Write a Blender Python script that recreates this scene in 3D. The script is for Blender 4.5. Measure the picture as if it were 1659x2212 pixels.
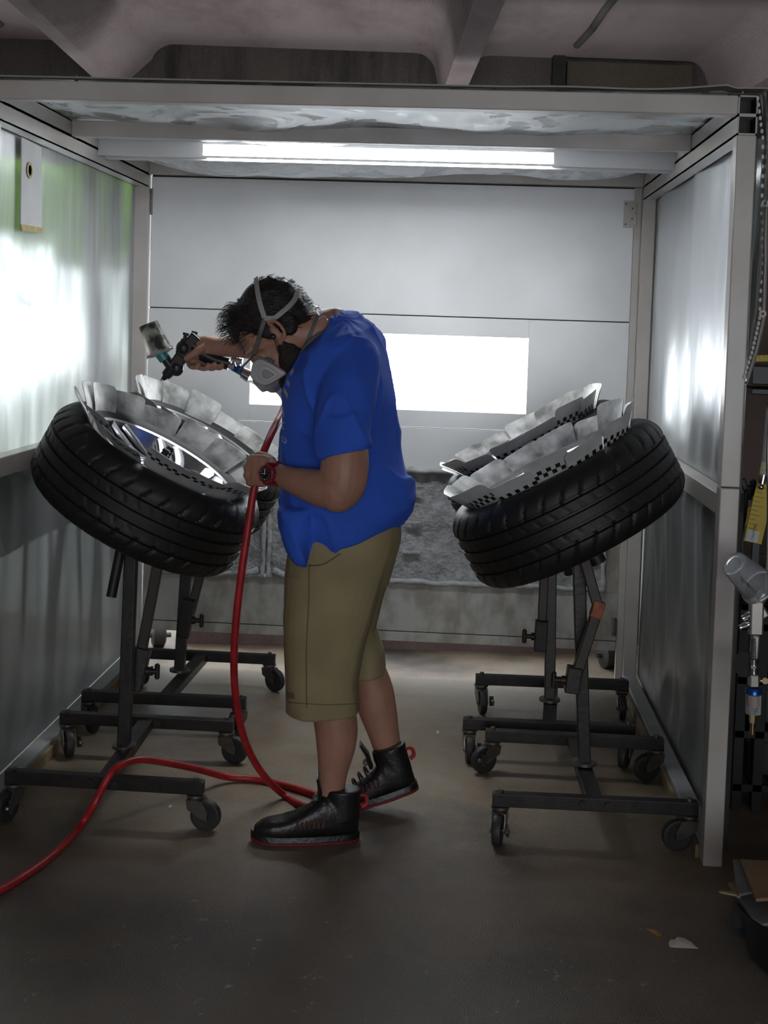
import bpy, bmesh, math, random
from mathutils import Vector, Matrix, noise
from mathutils.bvhtree import BVHTree
random.seed(7)
S = bpy.context.scene
for o in list(bpy.data.objects): bpy.data.objects.remove(o)
COL = S.collection
V = Vector
PI = math.pi
# ------------------------------------------------------------------ camera
YAW, PITCH, ROLL, CX, CY, FP, CH = 0.0581515, 0.0533412, 0.032336, 829.5, 848.5, 2750.0, 1.4
cw = V((-math.sin(YAW)*math.cos(PITCH), math.cos(YAW)*math.cos(PITCH), -math.sin(PITCH)))
r0 = V((math.cos(YAW), math.sin(YAW), 0)); u0 = r0.cross(cw)
cr = r0*math.cos(ROLL) + u0*math.sin(ROLL); cu = -r0*math.sin(ROLL) + u0*math.cos(ROLL)
CAM = V((0, 0, CH))
cam = bpy.data.objects.new('camera', bpy.data.cameras.new('camera')); COL.objects.link(cam)
M = Matrix((cr, cu, -cw)).transposed().to_4x4(); M.translation = CAM
cam.matrix_world = M
cam.data.sensor_width = 36; cam.data.sensor_fit = 'AUTO'; cam.data.lens = FP/2212*36
cam.data.shift_y = -(1106-CY)/2212
cam.data.clip_start = .05; cam.data.clip_end = 200
S.camera = cam
# ------------------------------------------------------------------ light, exposure
S.view_settings.view_transform = 'Standard'; S.view_settings.look = 'None'
S.view_settings.exposure = 0.0; S.view_settings.gamma = 1; S.view_settings.use_curve_mapping = False
W = bpy.data.worlds.new('sky'); S.world = W; W.use_nodes = True
W.node_tree.nodes['Background'].inputs[0].default_value = (.86, .93, 1, 1)
W.node_tree.nodes['Background'].inputs[1].default_value = 3.2
TUBE_STRENGTH = 40.0
def area(name, loc, rot, sx, sy, power, col=(1, 1, 1)):
    l = bpy.data.lights.new(name, 'AREA'); l.shape = 'RECTANGLE'; l.size = sx; l.size_y = sy; l.energy = power; l.color = col
    o = bpy.data.objects.new(name, l); COL.objects.link(o); o.location = loc; o.rotation_euler = rot; return o
area('daylight_behind_booth_window', (-.28, 5.50, 1.25), (math.radians(-90), 0, 0), 1.3, .5, 16, (.93, .97, 1))
area('fill_behind_camera', (.6, -3.4, 1.5), (math.radians(90), 0, 0), 3.2, 2.2, 26, (1, .92, .86))  # added light behind the camera, source unseen, brightens the front faces

# ------------------------------------------------------------------ pixel -> point helpers (plane y=Y, or height z)
def ray(x, y): return cw + cr*((x-CX)/FP) - cu*((y-CY)/FP)
def P(x, y, Y): d = ray(x, y); return CAM + d*(Y/d.y)
def F(x, y, z=0.0): d = ray(x, y); return CAM + d*((z-CH)/d.z)
def PX(x, y, X): d = ray(x, y); return CAM + d*(X/d.x)

# ------------------------------------------------------------------ materials
MATS = {}
def lin(c): return tuple((x/12.92 if x <= .04045 else ((x+.055)/1.055)**2.4) for x in c)
def mat(name, col, rough=.5, metal=0., var=.0, vscale=8., bump=0., bscale=60., col2=None, stretch=(1, 1, 1), rvar=0., **kw):
    if name in MATS: return MATS[name]
    m = bpy.data.materials.new(name); m.use_nodes = True; nt = m.node_tree; N = nt.nodes; L = nt.links
    b = N['Principled BSDF']; b.inputs['Roughness'].default_value = rough; b.inputs['Metallic'].default_value = metal
    b.inputs['Base Color'].default_value = (*col, 1)
    for k, v in kw.items(): b.inputs[k.replace('_', ' ')].default_value = v
    tc = N.new('ShaderNodeTexCoord'); mp = N.new('ShaderNodeMapping'); mp.inputs['Scale'].default_value = stretch
    L.new(tc.outputs['Object'], mp.inputs['Vector'])
    if var > 0 or col2:
        n = N.new('ShaderNodeTexNoise'); n.inputs['Scale'].default_value = vscale; n.inputs['Detail'].default_value = 6
        L.new(mp.outputs[0], n.inputs['Vector'])
        r = N.new('ShaderNodeValToRGB'); c2 = col2 or tuple(x*(1-var) for x in col)
        r.color_ramp.elements[0].color = (*c2, 1); r.color_ramp.elements[1].color = (*col, 1)
        r.color_ramp.elements[0].position = .38; r.color_ramp.elements[1].position = .62
        L.new(n.outputs['Fac'], r.inputs[0]); L.new(r.outputs[0], b.inputs['Base Color'])
        if rvar > 0:
            mr = N.new('ShaderNodeMapRange'); mr.inputs[1].default_value = .35; mr.inputs[2].default_value = .65
            mr.inputs[3].default_value = rough-rvar; mr.inputs[4].default_value = rough+rvar
            L.new(n.outputs['Fac'], mr.inputs[0]); L.new(mr.outputs[0], b.inputs['Roughness'])
    if bump > 0:
        n2 = N.new('ShaderNodeTexNoise'); n2.inputs['Scale'].default_value = bscale; n2.inputs['Detail'].default_value = 4
        L.new(mp.outputs[0], n2.inputs['Vector'])
        bp = N.new('ShaderNodeBump'); bp.inputs['Strength'].default_value = bump; bp.inputs['Distance'].default_value = .01
        L.new(n2.outputs['Fac'], bp.inputs['Height']); L.new(bp.outputs[0], b.inputs['Normal'])
    MATS[name] = m; return m
frame_white = mat('booth_frame_paint', (.52, .49, .46), .28, var=.12, vscale=5, col2=(.44, .41, .37))
door_white = mat('booth_door_paint', (.74, .75, .75), .27, var=.1, vscale=3, bump=.03, bscale=8)
door_low = mat('booth_door_stained', (.40, .40, .37), .45, col2=(.25, .23, .19), vscale=14, stretch=(1, 1, .6))
filter_mat = mat('filter_fleece', (.36, .37, .37), .95, col2=(.25, .255, .26), vscale=30, bump=.9, bscale=70)
filter_edge = mat('filter_frame_fuzz', (.42, .43, .43), .9, var=.3, vscale=20, bump=.5, bscale=50)
rubber = mat('tyre_rubber', (.011, .0105, .010), .55, var=.3, vscale=30, bump=.1, bscale=200)
alloy = mat('alloy', (.62, .64, .66), .28, 1., var=.15, vscale=10)
alloy_dark = mat('alloy_barrel', (.10, .10, .105), .35, .8)
black_metal = mat('black_steel', (.014, .0125, .012), .42, .3, col2=(.024, .02, .017), vscale=25, bump=.1)
rust_metal = mat('worn_steel', (.038, .031, .026), .5, .5, col2=(.025, .02, .018), vscale=18)
zinc = mat('zinc', (.20, .19, .175), .38, .8, var=.3, vscale=20)
chrome = mat('chrome', (.8, .8, .82), .12, 1.)
brass = mat('brass', (.55, .42, .25), .25, 1.)
orange_tip = mat('orange_rust', (.35, .09, .03), .6, var=.5, vscale=40)
caster_rubber = mat('caster_rubber', (.028, .027, .027), .55, var=.2)
hose_red = mat('red_hose', (.42, .018, .022), .42, var=.35, vscale=25)
skin = mat('skin', (.40, .205, .14), .5, var=.15, vscale=14, bump=.06, bscale=200)
shirt_m = mat('blue_cotton', (.026, .105, .60), .85, var=.12, vscale=5, bump=.35, bscale=9)
shorts_m = mat('khaki_twill', (.31, .25, .135), .85, col2=(.25, .20, .105), vscale=7, bump=.3, bscale=11)
hair_m = mat('dark_hair', (.014, .010, .008), .5, var=.3, vscale=50, bump=.6, bscale=80, stretch=(1, 1, 3))
beard_m = mat('beard_hair', (.020, .013, .010), .7, bump=.8, bscale=150)
strap_m = mat('grey_strap', (.30, .31, .29), .6, var=.1)
strap_dark = mat('dark_grey_strap', (.10, .105, .10), .6)
mask_m = mat('respirator_grey', (.32, .31, .31), .45, var=.1)
filter_cap = mat('cartridge_grey', (.42, .40, .395), .5, var=.08)
filter_in = mat('cartridge_inner', (.22, .21, .215), .5)
watch_m = mat('red_resin', (.20, .012, .018), .35)
black_pl = mat('black_plastic', (.012, .012, .013), .35)
blue_al = mat('blue_anodised', (.02, .09, .35), .25, .7)
teal_pl = mat('teal_plastic', (.02, .22, .24), .35)
shoe_m = mat('black_leather', (.012, .011, .011), .38, var=.3, vscale=40, bump=.15, bscale=100)
shoe_mesh = mat('grey_shoe_mesh', (.09, .045, .035), .7, bump=.6, bscale=250)
sole_red = mat('dark_red_rubber', (.16, .012, .014), .5)
red_thread = mat('red_loop', (.35, .02, .02), .6)
lace_m = mat('laces', (.03, .03, .028), .8)
white_pl = mat('white_sheet', (.62, .63, .63), .6, var=.1)
tape_y = mat('yellow_tape', (.55, .42, .16), .6, var=.3, vscale=60)
cardboard = mat('cardboard', (.25, .155, .085), .85, var=.15, vscale=9)
cardboard_g = mat('grey_printed_board', (.17, .165, .165), .55, var=.3, vscale=9)
dark_bag = mat('dark_grey_sheet', (.045, .047, .052), .55, var=.2, vscale=9, bump=.2, bscale=15)
yellow_m = mat('yellow_paint', (.55, .40, .015), .45, var=.12)
paper = mat('paper', (.55, .51, .46), .8)
leaf_m = mat('dry_leaf', (.30, .13, .03), .7)
ink = mat('black_ink', (.01, .01, .01), .6)
print_white = mat('white_print', (.55, .60, .70), .7)
lamp_m = bpy.data.materials.new('fluorescent_lens'); lamp_m.use_nodes = True
_b = lamp_m.node_tree.nodes['Principled BSDF']; _b.inputs['Emission Color'].default_value = (.93, .97, 1, 1); _b.inputs['Emission Strength'].default_value = TUBE_STRENGTH
_b.inputs['Base Color'].default_value = (.9, .9, .9, 1)

def film_mat(name, trans, diff_col, streak=True, gloss=.25, grough=.25):
    m = bpy.data.materials.new(name); m.use_nodes = True; nt = m.node_tree; N = nt.nodes; L = nt.links
    out = N['Material Output']; N.remove(N['Principled BSDF'])
    tc = N.new('ShaderNodeTexCoord'); mp = N.new('ShaderNodeMapping'); mp.inputs['Scale'].default_value = (6, 6, .8)
    L.new(tc.outputs['Object'], mp.inputs[0])
    ns = N.new('ShaderNodeTexNoise'); ns.inputs['Scale'].default_value = 2.2; ns.inputs['Detail'].default_value = 7; L.new(mp.outputs[0], ns.inputs['Vector'])
    rp = N.new('ShaderNodeMapRange'); rp.inputs[1].default_value = .35; rp.inputs[2].default_value = .65; rp.inputs[3].default_value = trans*1.25; rp.inputs[4].default_value = trans*.6
    L.new(ns.outputs['Fac'], rp.inputs[0])
    ra = N.new('ShaderNodeBsdfRefraction'); ra.inputs['IOR'].default_value = 1.04; ra.inputs['Roughness'].default_value = .22; ra.inputs['Color'].default_value = (.9, .95, .9, 1)
    df = N.new('ShaderNodeBsdfDiffuse'); df.inputs['Color'].default_value = (*diff_col, 1)
    tl = N.new('ShaderNodeBsdfTranslucent'); tl.inputs['Color'].default_value = (*[x*.8 for x in diff_col], 1)
    gl = N.new('ShaderNodeBsdfGlossy'); gl.inputs['Roughness'].default_value = grough; gl.inputs['Color'].default_value = (.9, .93, .95, 1)
    wv = N.new('ShaderNodeTexNoise'); wv.inputs['Scale'].default_value = 3.; wv.inputs['Detail'].default_value = 2; L.new(mp.outputs[0], wv.inputs['Vector'])
    bp = N.new('ShaderNodeBump'); bp.inputs['Strength'].default_value = .12; bp.inputs['Distance'].default_value = .02; L.new(wv.outputs['Fac'], bp.inputs['Height']); L.new(bp.outputs[0], gl.inputs['Normal'])
    m1 = N.new('ShaderNodeMixShader'); m1.inputs[0].default_value = .35; L.new(df.outputs[0], m1.inputs[1]); L.new(tl.outputs[0], m1.inputs[2])
    m2 = N.new('ShaderNodeMixShader'); L.new(rp.outputs[0], m2.inputs[0]); L.new(m1.outputs[0], m2.inputs[1]); L.new(ra.outputs[0], m2.inputs[2])
    fr = N.new('ShaderNodeLayerWeight'); fr.inputs['Blend'].default_value = gloss
    m3 = N.new('ShaderNodeMixShader'); L.new(fr.outputs['Facing'], m3.inputs[0]); L.new(m2.outputs[0], m3.inputs[1]); L.new(gl.outputs[0], m3.inputs[2])
    L.new(m3.outputs[0], out.inputs[0]); return m
film = film_mat('cloudy_film', .55, (.56, .58, .58), gloss=.14, grough=.36)
film_r = film_mat('cloudy_film_right', .12, (.50, .51, .52), gloss=.34, grough=.36)
film_low = film_mat('grey_film', .07, (.20, .21, .215), gloss=.15, grough=.38)
film_roof = film_mat('smudged_roof_film', .08, (.52, .53, .53), gloss=.30, grough=.12)
def smudge_roof():
    nt = film_roof.node_tree; N = nt.nodes; L = nt.links
    df = [n for n in N if n.type == 'BSDF_DIFFUSE'][0]; gl = [n for n in N if n.type == 'BSDF_GLOSSY'][0]
    tc = N.new('ShaderNodeTexCoord'); w = N.new('ShaderNodeTexNoise'); w.inputs['Scale'].default_value = 2.6; w.inputs['Distortion'].default_value = 3.5; w.inputs['Detail'].default_value = 4
    L.new(tc.outputs['Object'], w.inputs['Vector']); r = N.new('ShaderNodeValToRGB'); r.color_ramp.elements[0].position = .47; r.color_ramp.elements[1].position = .55
    r.color_ramp.elements[0].color = (.38, .39, .39, 1); r.color_ramp.elements[1].color = (.80, .81, .81, 1)
    L.new(w.outputs['Fac'], r.inputs[0]); L.new(r.outputs[0], df.inputs['Color'])
    mr = N.new('ShaderNodeMapRange'); mr.inputs[1].default_value = .45; mr.inputs[2].default_value = .55; mr.inputs[3].default_value = .22; mr.inputs[4].default_value = .55
    L.new(w.outputs['Fac'], mr.inputs[0]); L.new(mr.outputs[0], gl.inputs['Roughness'])
smudge_roof()
def clear_mat(name, col, rough=.08, tr=.85):
    m = bpy.data.materials.new(name); m.use_nodes = True; b = m.node_tree.nodes['Principled BSDF']
    b.inputs['Base Color'].default_value = (*col, 1); b.inputs['Roughness'].default_value = rough; b.inputs['Transmission Weight'].default_value = tr; b.inputs['IOR'].default_value = 1.2
    return m
clear_pl = clear_mat('clear_plastic', (.85, .87, .9), .12, .85)
cup_gr = clear_mat('paint_stained_cup', (.5, .5, .46), .35, .45)
glass_m = clear_mat('window_glass', (1, 1, 1), .0, 1.); glass_m.node_tree.nodes['Principled BSDF'].inputs['IOR'].default_value = 1.02
def cup_stain():
    nt = cup_gr.node_tree; N = nt.nodes; L = nt.links; b = N['Principled BSDF']
    tc = N.new('ShaderNodeTexCoord'); n = N.new('ShaderNodeTexNoise'); n.inputs['Scale'].default_value = 22; L.new(tc.outputs['Object'], n.inputs['Vector'])
    r = N.new('ShaderNodeValToRGB'); r.color_ramp.elements[0].position = .42; r.color_ramp.elements[1].position = .6
    r.color_ramp.elements[0].color = (.03, .03, .028, 1); r.color_ramp.elements[1].color = (.42, .42, .36, 1); L.new(n.outputs['Fac'], r.inputs[0]); L.new(r.outputs[0], b.inputs['Base Color'])
cup_stain()

def card_mats():
    out = []
    for name, chk in (('card_outside', True), ('card_inside', False)):
        m = bpy.data.materials.new(name); m.use_nodes = True; nt = m.node_tree; N = nt.nodes; L = nt.links; b = N['Principled BSDF']
        b.inputs['Roughness'].default_value = .42
        tc = N.new('ShaderNodeTexCoord'); oi = N.new('ShaderNodeObjectInfo')
        n = N.new('ShaderNodeTexNoise'); n.noise_dimensions = '4D'; n.inputs['Scale'].default_value = 16; n.inputs['Detail'].default_value = 8
        mu = N.new('ShaderNodeMath'); mu.operation = 'MULTIPLY'; mu.inputs[1].default_value = 40; L.new(oi.outputs['Random'], mu.inputs[0]); L.new(mu.outputs[0], n.inputs['W'])
        L.new(tc.outputs['Object'], n.inputs['Vector'])
        r = N.new('ShaderNodeValToRGB'); r.color_ramp.elements[0].position = .36; r.color_ramp.elements[1].position = .66
        r.color_ramp.elements[0].color = (.42, .42, .41, 1) if chk else (.13, .13, .12, 1); r.color_ramp.elements[1].color = (.55, .56, .56, 1) if chk else (.52, .52, .50, 1)
        L.new(n.outputs['Fac'], r.inputs[0]); last = r.outputs[0]
        if chk:
            mp = N.new('ShaderNodeMapping'); mp.inputs['Scale'].default_value = (9, 9, 1); L.new(tc.outputs['UV'], mp.inputs[0])
            ck = N.new('ShaderNodeTexChecker'); ck.inputs['Scale'].default_value = 1; L.new(mp.outputs[0], ck.inputs[0])
            ck.inputs[1].default_value = (0, 0, 0, 1); ck.inputs[2].default_value = (1, 1, 1, 1)
            sx = N.new('ShaderNodeSeparateXYZ'); L.new(tc.outputs['UV'], sx.inputs[0])
            a1 = N.new('ShaderNodeMath'); a1.operation = 'GREATER_THAN'; a1.inputs[1].default_value = .4444; L.new(sx.outputs['Y'], a1.inputs[0])
            a2 = N.new('ShaderNodeMath'); a2.operation = 'LESS_THAN'; a2.inputs[1].default_value = .6666; L.new(sx.outputs['Y'], a2.inputs[0])
            a3 = N.new('ShaderNodeMath'); a3.operation = 'MULTIPLY'; L.new(a1.outputs[0], a3.inputs[0]); L.new(a2.outputs[0], a3.inputs[1])
            a4 = N.new('ShaderNodeMath'); a4.operation = 'MULTIPLY'; L.new(a3.outputs[0], a4.inputs[0]); L.new(ck.outputs['Fac'], a4.inputs[1])
            mx = N.new('ShaderNodeMix'); mx.data_type = 'RGBA'; L.new(a4.outputs[0], mx.inputs[0]); L.new(last, mx.inputs[6]); mx.inputs[7].default_value = (.012, .012, .014, 1); last = mx.outputs[2]
        L.new(last, b.inputs['Base Color']); out.append(m)
    return out
card_out, card_in = card_mats()

def concrete_mat(name, c1, c2, c3, rough=.85, scale=3., bump=.25, spots=None, wet=False, stretch=(1, 1, 1)):
    m = bpy.data.materials.new(name); m.use_nodes = True; nt = m.node_tree; N = nt.nodes; L = nt.links; b = N['Principled BSDF']
    tc = N.new('ShaderNodeTexCoord'); mp = N.new('ShaderNodeMapping'); mp.inputs['Scale'].default_value = stretch; L.new(tc.outputs['Object'], mp.inputs[0])
    n1 = N.new('ShaderNodeTexNoise'); n1.inputs['Scale'].default_value = scale; n1.inputs['Detail'].default_value = 10; n1.inputs['Roughness'].default_value = .65; L.new(mp.outputs[0], n1.inputs['Vector'])
    r = N.new('ShaderNodeValToRGB'); r.color_ramp.elements[0].position = .33; r.color_ramp.elements[1].position = .68
    e = r.color_ramp.elements.new(.5); r.color_ramp.elements[0].color = (*c1, 1); e.color = (*c2, 1); r.color_ramp.elements[2].color = (*c3, 1)
    L.new(n1.outputs['Fac'], r.inputs[0]); last = r.outputs[0]
    n2 = N.new('ShaderNodeTexNoise'); n2.inputs['Scale'].default_value = 260; n2.inputs['Detail'].default_value = 2; L.new(tc.outputs['Object'], n2.inputs['Vector'])
    mx = N.new('ShaderNodeMix'); mx.data_type = 'RGBA'; mx.blend_type = 'MULTIPLY'; mx.inputs[0].default_value = .6
    r2 = N.new('ShaderNodeValToRGB'); r2.color_ramp.elements[0].position = .35; r2.color_ramp.elements[1].position = .65; r2.color_ramp.elements[0].color = (.45, .45, .45, 1); r2.color_ramp.elements[1].color = (1.2, 1.2, 1.2, 1)
    L.new(n2.outputs['Fac'], r2.inputs[0]); L.new(last, mx.inputs[6]); L.new(r2.outputs[0], mx.inputs[7]); last = mx.outputs[2]
    if spots:
        n3 = N.new('ShaderNodeTexNoise'); n3.inputs['Scale'].default_value = 13; n3.inputs['Detail'].default_value = 8; n3.inputs['Roughness'].default_value = .75; L.new(tc.outputs['Object'], n3.inputs['Vector'])
        r3 = N.new('ShaderNodeValToRGB'); r3.color_ramp.elements[0].position = .61; r3.color_ramp.elements[1].position = .66; L.new(n3.outputs['Fac'], r3.inputs[0])
        sx = N.new('ShaderNodeSeparateXYZ'); L.new(tc.outputs['Object'], sx.inputs[0])
        mr = N.new('ShaderNodeMapRange'); mr.inputs[1].default_value = 3.2; mr.inputs[2].default_value = 2.7; mr.inputs[3].default_value = .0; mr.inputs[4].default_value = 1.; L.new(sx.outputs['Y'], mr.inputs[0])
        # ragged foreground darkening: dirt, with lamp falloff painted into the floor colour
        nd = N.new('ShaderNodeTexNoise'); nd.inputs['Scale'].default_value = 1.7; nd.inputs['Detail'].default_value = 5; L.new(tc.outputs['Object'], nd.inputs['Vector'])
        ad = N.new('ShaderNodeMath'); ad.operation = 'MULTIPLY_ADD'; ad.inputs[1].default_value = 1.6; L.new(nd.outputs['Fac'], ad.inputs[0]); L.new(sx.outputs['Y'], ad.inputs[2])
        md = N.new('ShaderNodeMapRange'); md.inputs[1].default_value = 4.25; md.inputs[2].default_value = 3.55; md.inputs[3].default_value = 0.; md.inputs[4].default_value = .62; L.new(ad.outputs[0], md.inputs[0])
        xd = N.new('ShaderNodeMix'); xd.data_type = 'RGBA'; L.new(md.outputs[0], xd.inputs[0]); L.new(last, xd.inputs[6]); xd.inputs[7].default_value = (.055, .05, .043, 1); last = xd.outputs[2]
        mm = N.new('ShaderNodeMath'); mm.operation = 'MULTIPLY'; L.new(mr.outputs[0], mm.inputs[0]); L.new(r3.outputs[0], mm.inputs[1])
        mx3 = N.new('ShaderNodeMix'); mx3.data_type = 'RGBA'; L.new(mm.outputs[0], mx3.inputs[0]); L.new(last, mx3.inputs[6]); mx3.inputs[7].default_value = (*spots, 1); last = mx3.outputs[2]
    L.new(last, b.inputs['Base Color'])
    bp = N.new('ShaderNodeBump'); bp.inputs['Strength'].default_value = bump; bp.inputs['Distance'].default_value = .004; L.new(n2.outputs['Fac'], bp.inputs['Height']); L.new(bp.outputs[0], b.inputs['Normal'])
    mr2 = N.new('ShaderNodeMapRange'); mr2.inputs[1].default_value = .3; mr2.inputs[2].default_value = .7; mr2.inputs[3].default_value = rough-.2 if wet else rough; mr2.inputs[4].default_value = rough; L.new(n1.outputs['Fac'], mr2.inputs[0]); L.new(mr2.outputs[0], b.inputs['Roughness'])
    return m
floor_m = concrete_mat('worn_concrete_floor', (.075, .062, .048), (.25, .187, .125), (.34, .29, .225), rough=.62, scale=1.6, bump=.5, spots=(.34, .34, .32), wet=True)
conc_m = concrete_mat('stained_concrete', (.18, .13, .13), (.34, .265, .27), (.40, .33, .335), rough=.9, scale=1.3, stretch=(1, .4, 1))
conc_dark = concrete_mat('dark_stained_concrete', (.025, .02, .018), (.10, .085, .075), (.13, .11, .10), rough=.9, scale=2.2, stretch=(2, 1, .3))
wall_brown = concrete_mat('brown_wall_paint', (.085, .06, .05), (.11, .078, .066), (.125, .09, .077), rough=.8, scale=1.5)
curb_m = concrete_mat('red_brown_curb', (.11, .07, .07), (.16, .105, .105), (.19, .13, .13), rough=.8, scale=4)
ground_m = concrete_mat('outdoor_pavement', (.45, .45, .43), (.55, .55, .52), (.6, .6, .58), rough=.9, scale=2)
leaf_g = mat('foliage', (.24, .42, .04), .7, col2=(.09, .20, .01), vscale=3)
wood_y = mat('raw_wood', (.30, .22, .12), .8, var=.35, vscale=12)

# ------------------------------------------------------------------ mesh helpers
class MB:
    def __init__(s): s.v = []; s.f = []; s.m = []; s.uv = None
    def add(s, vs, fs, mi=0):
        o = len(s.v); s.v += [tuple(v) for v in vs]; s.f += [tuple(i+o for i in f) for f in fs]; s.m += [mi]*len(fs); return s
    def box(s, c, size, rot=None, mi=0):
        c = V(c); hx, hy, hz = size[0]/2, size[1]/2, size[2]/2; R = rot or Matrix.Identity(3)
        vs = [c + R@V((x, y, z)) for x in (-hx, hx) for y in (-hy, hy) for z in (-hz, hz)]
        return s.add(vs, [(0, 1, 3, 2), (4, 6, 7, 5), (0, 4, 5, 1), (2, 3, 7, 6), (0, 2, 6, 4), (1, 5, 7, 3)], mi)
    def bb(s, x0, x1, y0, y1, z0, z1, mi=0): return s.box(((x0+x1)/2, (y0+y1)/2, (z0+z1)/2), (x1-x0, y1-y0, z1-z0), mi=mi)
    def bar(s, p0, p1, w, h, up=(0, 0, 1), mi=0):
        p0, p1 = V(p0), V(p1); d = (p1-p0); L = d.length; z = d.normalized(); x = V(up).cross(z)
        if x.length < 1e-4: x = V((0, 1, 0)).cross(z)
        x.normalize(); y = z.cross(x); R = Matrix((x, y, z)).transposed(); return s.box((p0+p1)/2, (w, h, L), R, mi)
    def loft(s, secs, n=24, cap=True, mi=0, e=2.0):
        vs = []; fs = []
        for c, a, b in secs:
            for i in range(n):
                t = 2*PI*i/n; ct, st = math.cos(t), math.sin(t)
                vs.append(c + a*(math.copysign(abs(ct)**(2/e), ct)) + b*(math.copysign(abs(st)**(2/e), st)))
        for k in range(len(secs)-1):
            for i in range(n): j = (i+1) % n; fs.append((k*n+i, k*n+j, (k+1)*n+j, (k+1)*n+i))
        if cap: fs.append(tuple(range(n))[::-1]); fs.append(tuple((len(secs)-1)*n+i for i in range(n)))
        return s.add(vs, fs, mi)
    def tube(s, pts, rad, n=12, mi=0, cap=True, flat=1.0):
        pts = [V(p) for p in pts]; rad = rad if isinstance(rad, (list, tuple)) else [rad]*len(pts); secs = []; prev = None
        for i, p in enumerate(pts):
            d = (pts[min(i+1, len(pts)-1)]-pts[max(i-1, 0)]).normalized()
            if prev is None: prev = d.orthogonal().normalized()
            a = (prev - d*prev.dot(d)).normalized(); prev = a; b = d.cross(a); secs.append((p, a*rad[i], b*rad[i]*flat))
        return s.loft(secs, n, cap, mi)
    def ball(s, c, r, R=None, n=20, m=12, mi=0):
        c = V(c); r = V((r, r, r)) if isinstance(r, (int, float)) else V(r); R = R or Matrix.Identity(3); vs = []; fs = []
        vs.append(c+R@V((0, 0, r.z)))
        for k in range(1, m):
            ph = PI*k/m
            for i in range(n): t = 2*PI*i/n; vs.append(c+R@V((r.x*math.sin(ph)*math.cos(t), r.y*math.sin(ph)*math.sin(t), r.z*math.cos(ph))))
        vs.append(c-R@V((0, 0, r.z)))
        for i in range(n): fs.append((0, 1+i, 1+(i+1) % n)); fs.append((len(vs)-1, 1+(m-2)*n+(i+1) % n, 1+(m-2)*n+i))
        for k in range(m-2):
            for i in range(n): j = (i+1) % n; a = 1+k*n; fs.append((a+i, a+n+i, a+n+j, a+j))
        return s.add(vs, fs, mi)
    def rev(s, prof, c=(0, 0, 0), axis=(0, 0, 1), n=32, mi=0, closed=False):
        c = V(c); z = V(axis).normalized(); x = z.orthogonal().normalized(); y = z.cross(x); vs = []; fs = []; k = len(prof)
        for i in range(n):
            t = 2*PI*i/n; d = x*math.cos(t)+y*math.sin(t)
            for r, h in prof: vs.append(c+d*r+z*h)
        for i in range(n):
            j = (i+1) % n
            for q in range(k if closed else k-1): q2 = (q+1) % k; fs.append((i*k+q, j*k+q, j*k+q2, i*k+q2))
        if not closed:
            if prof[0][0] > 1e-5: fs.append(tuple(i*k for i in range(n))[::-1])
            if prof[-1][0] > 1e-5: fs.append(tuple(i*k+k-1 for i in range(n)))
        return s.add(vs, fs, mi)
    def cyl(s, p0, p1, r, r2=None, n=20, mi=0):
        p0, p1 = V(p0), V(p1); return s.rev([(r, 0), (r if r2 is None else r2, (p1-p0).length)], p0, p1-p0, n, mi)
    def prism(s, poly, thick, mi=0):
        """poly: list of 3d points (planar); thick: vector"""
        t = V(thick); n = len(poly); vs = [V(p) for p in poly]+[V(p)+t for p in poly]
        fs = [tuple(range(n))[::-1], tuple(range(n, 2*n))]+[(i, (i+1) % n, n+(i+1) % n, n+i) for i in range(n)]
        return s.add(vs, fs, mi)
    def build(s, name, mats, parent=None, smooth=False, bevel=0., loc=None):
        me = bpy.data.meshes.new(name); vs = s.v
        if loc is not None: vs = [tuple(V(v)-V(loc)) for v in vs]
        me.from_pydata(vs, [], s.f); me.validate(); me.update()
        bm = bmesh.new(); bm.from_mesh(me); bmesh.ops.recalc_face_normals(bm, faces=bm.faces); bm.to_mesh(me); bm.free()
        if not isinstance(mats, (list, tuple)): mats = [mats]
        for m in mats: me.materials.append(m)
        if len(me.polygons) == len(s.m): me.polygons.foreach_set('material_index', s.m)
        if smooth:
            me.polygons.foreach_set('use_smooth', [True]*len(me.polygons))
            if smooth == 'auto': me.set_sharp_from_angle(angle=math.radians(38))
        o = bpy.data.objects.new(name, me); COL.objects.link(o)
        if loc is not None: o.location = loc
        if parent: o.parent = parent
        if bevel > 0:
            b = o.modifiers.new('bevel', 'BEVEL'); b.width = bevel; b.segments = 2; b.limit_method = 'ANGLE'
        return o
def tag(o, label, cat, group=None, kind=None):
    o['label'] = label; o['category'] = cat
    if group: o['group'] = group
    if kind: o['kind'] = kind
    return o
def struct(o): o['kind'] = 'structure'; return o
def empty(name, loc, rot=None):
    o = bpy.data.objects.new(name, None); COL.objects.link(o); o.location = loc; o.empty_display_size = .1
    if rot is not None: o.rotation_euler = rot.to_euler() if isinstance(rot, Matrix) else rot
    return o
def par(parent, *objs):
    """parent world-space objects to an empty, keeping their place"""
    T = Matrix.LocRotScale(parent.location, parent.rotation_euler, None).inverted()
    for o in objs: o.parent = parent; o.matrix_parent_inverse = T
def bake(o, extra=None):
    dg = bpy.context.evaluated_depsgraph_get(); dg.update(); me = bpy.data.meshes.new_from_object(o.evaluated_get(dg)); o.modifiers.clear(); old = o.data; o.data = me
    return o
def remesh(o, vox, smooth_it=4, fac=.5, mats=None):
    r = o.modifiers.new('r', 'REMESH'); r.mode = 'VOXEL'; r.voxel_size = vox; r.use_smooth_shade = True
    s = o.modifiers.new('s', 'SMOOTH'); s.iterations = smooth_it; s.factor = fac
    bpy.context.view_layer.update(); bake(o)
    o.data.materials.clear()
    for m in mats: o.data.materials.append(m)
    o.data.polygons.foreach_set('use_smooth', [True]*len(o.data.polygons)); return o
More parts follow.
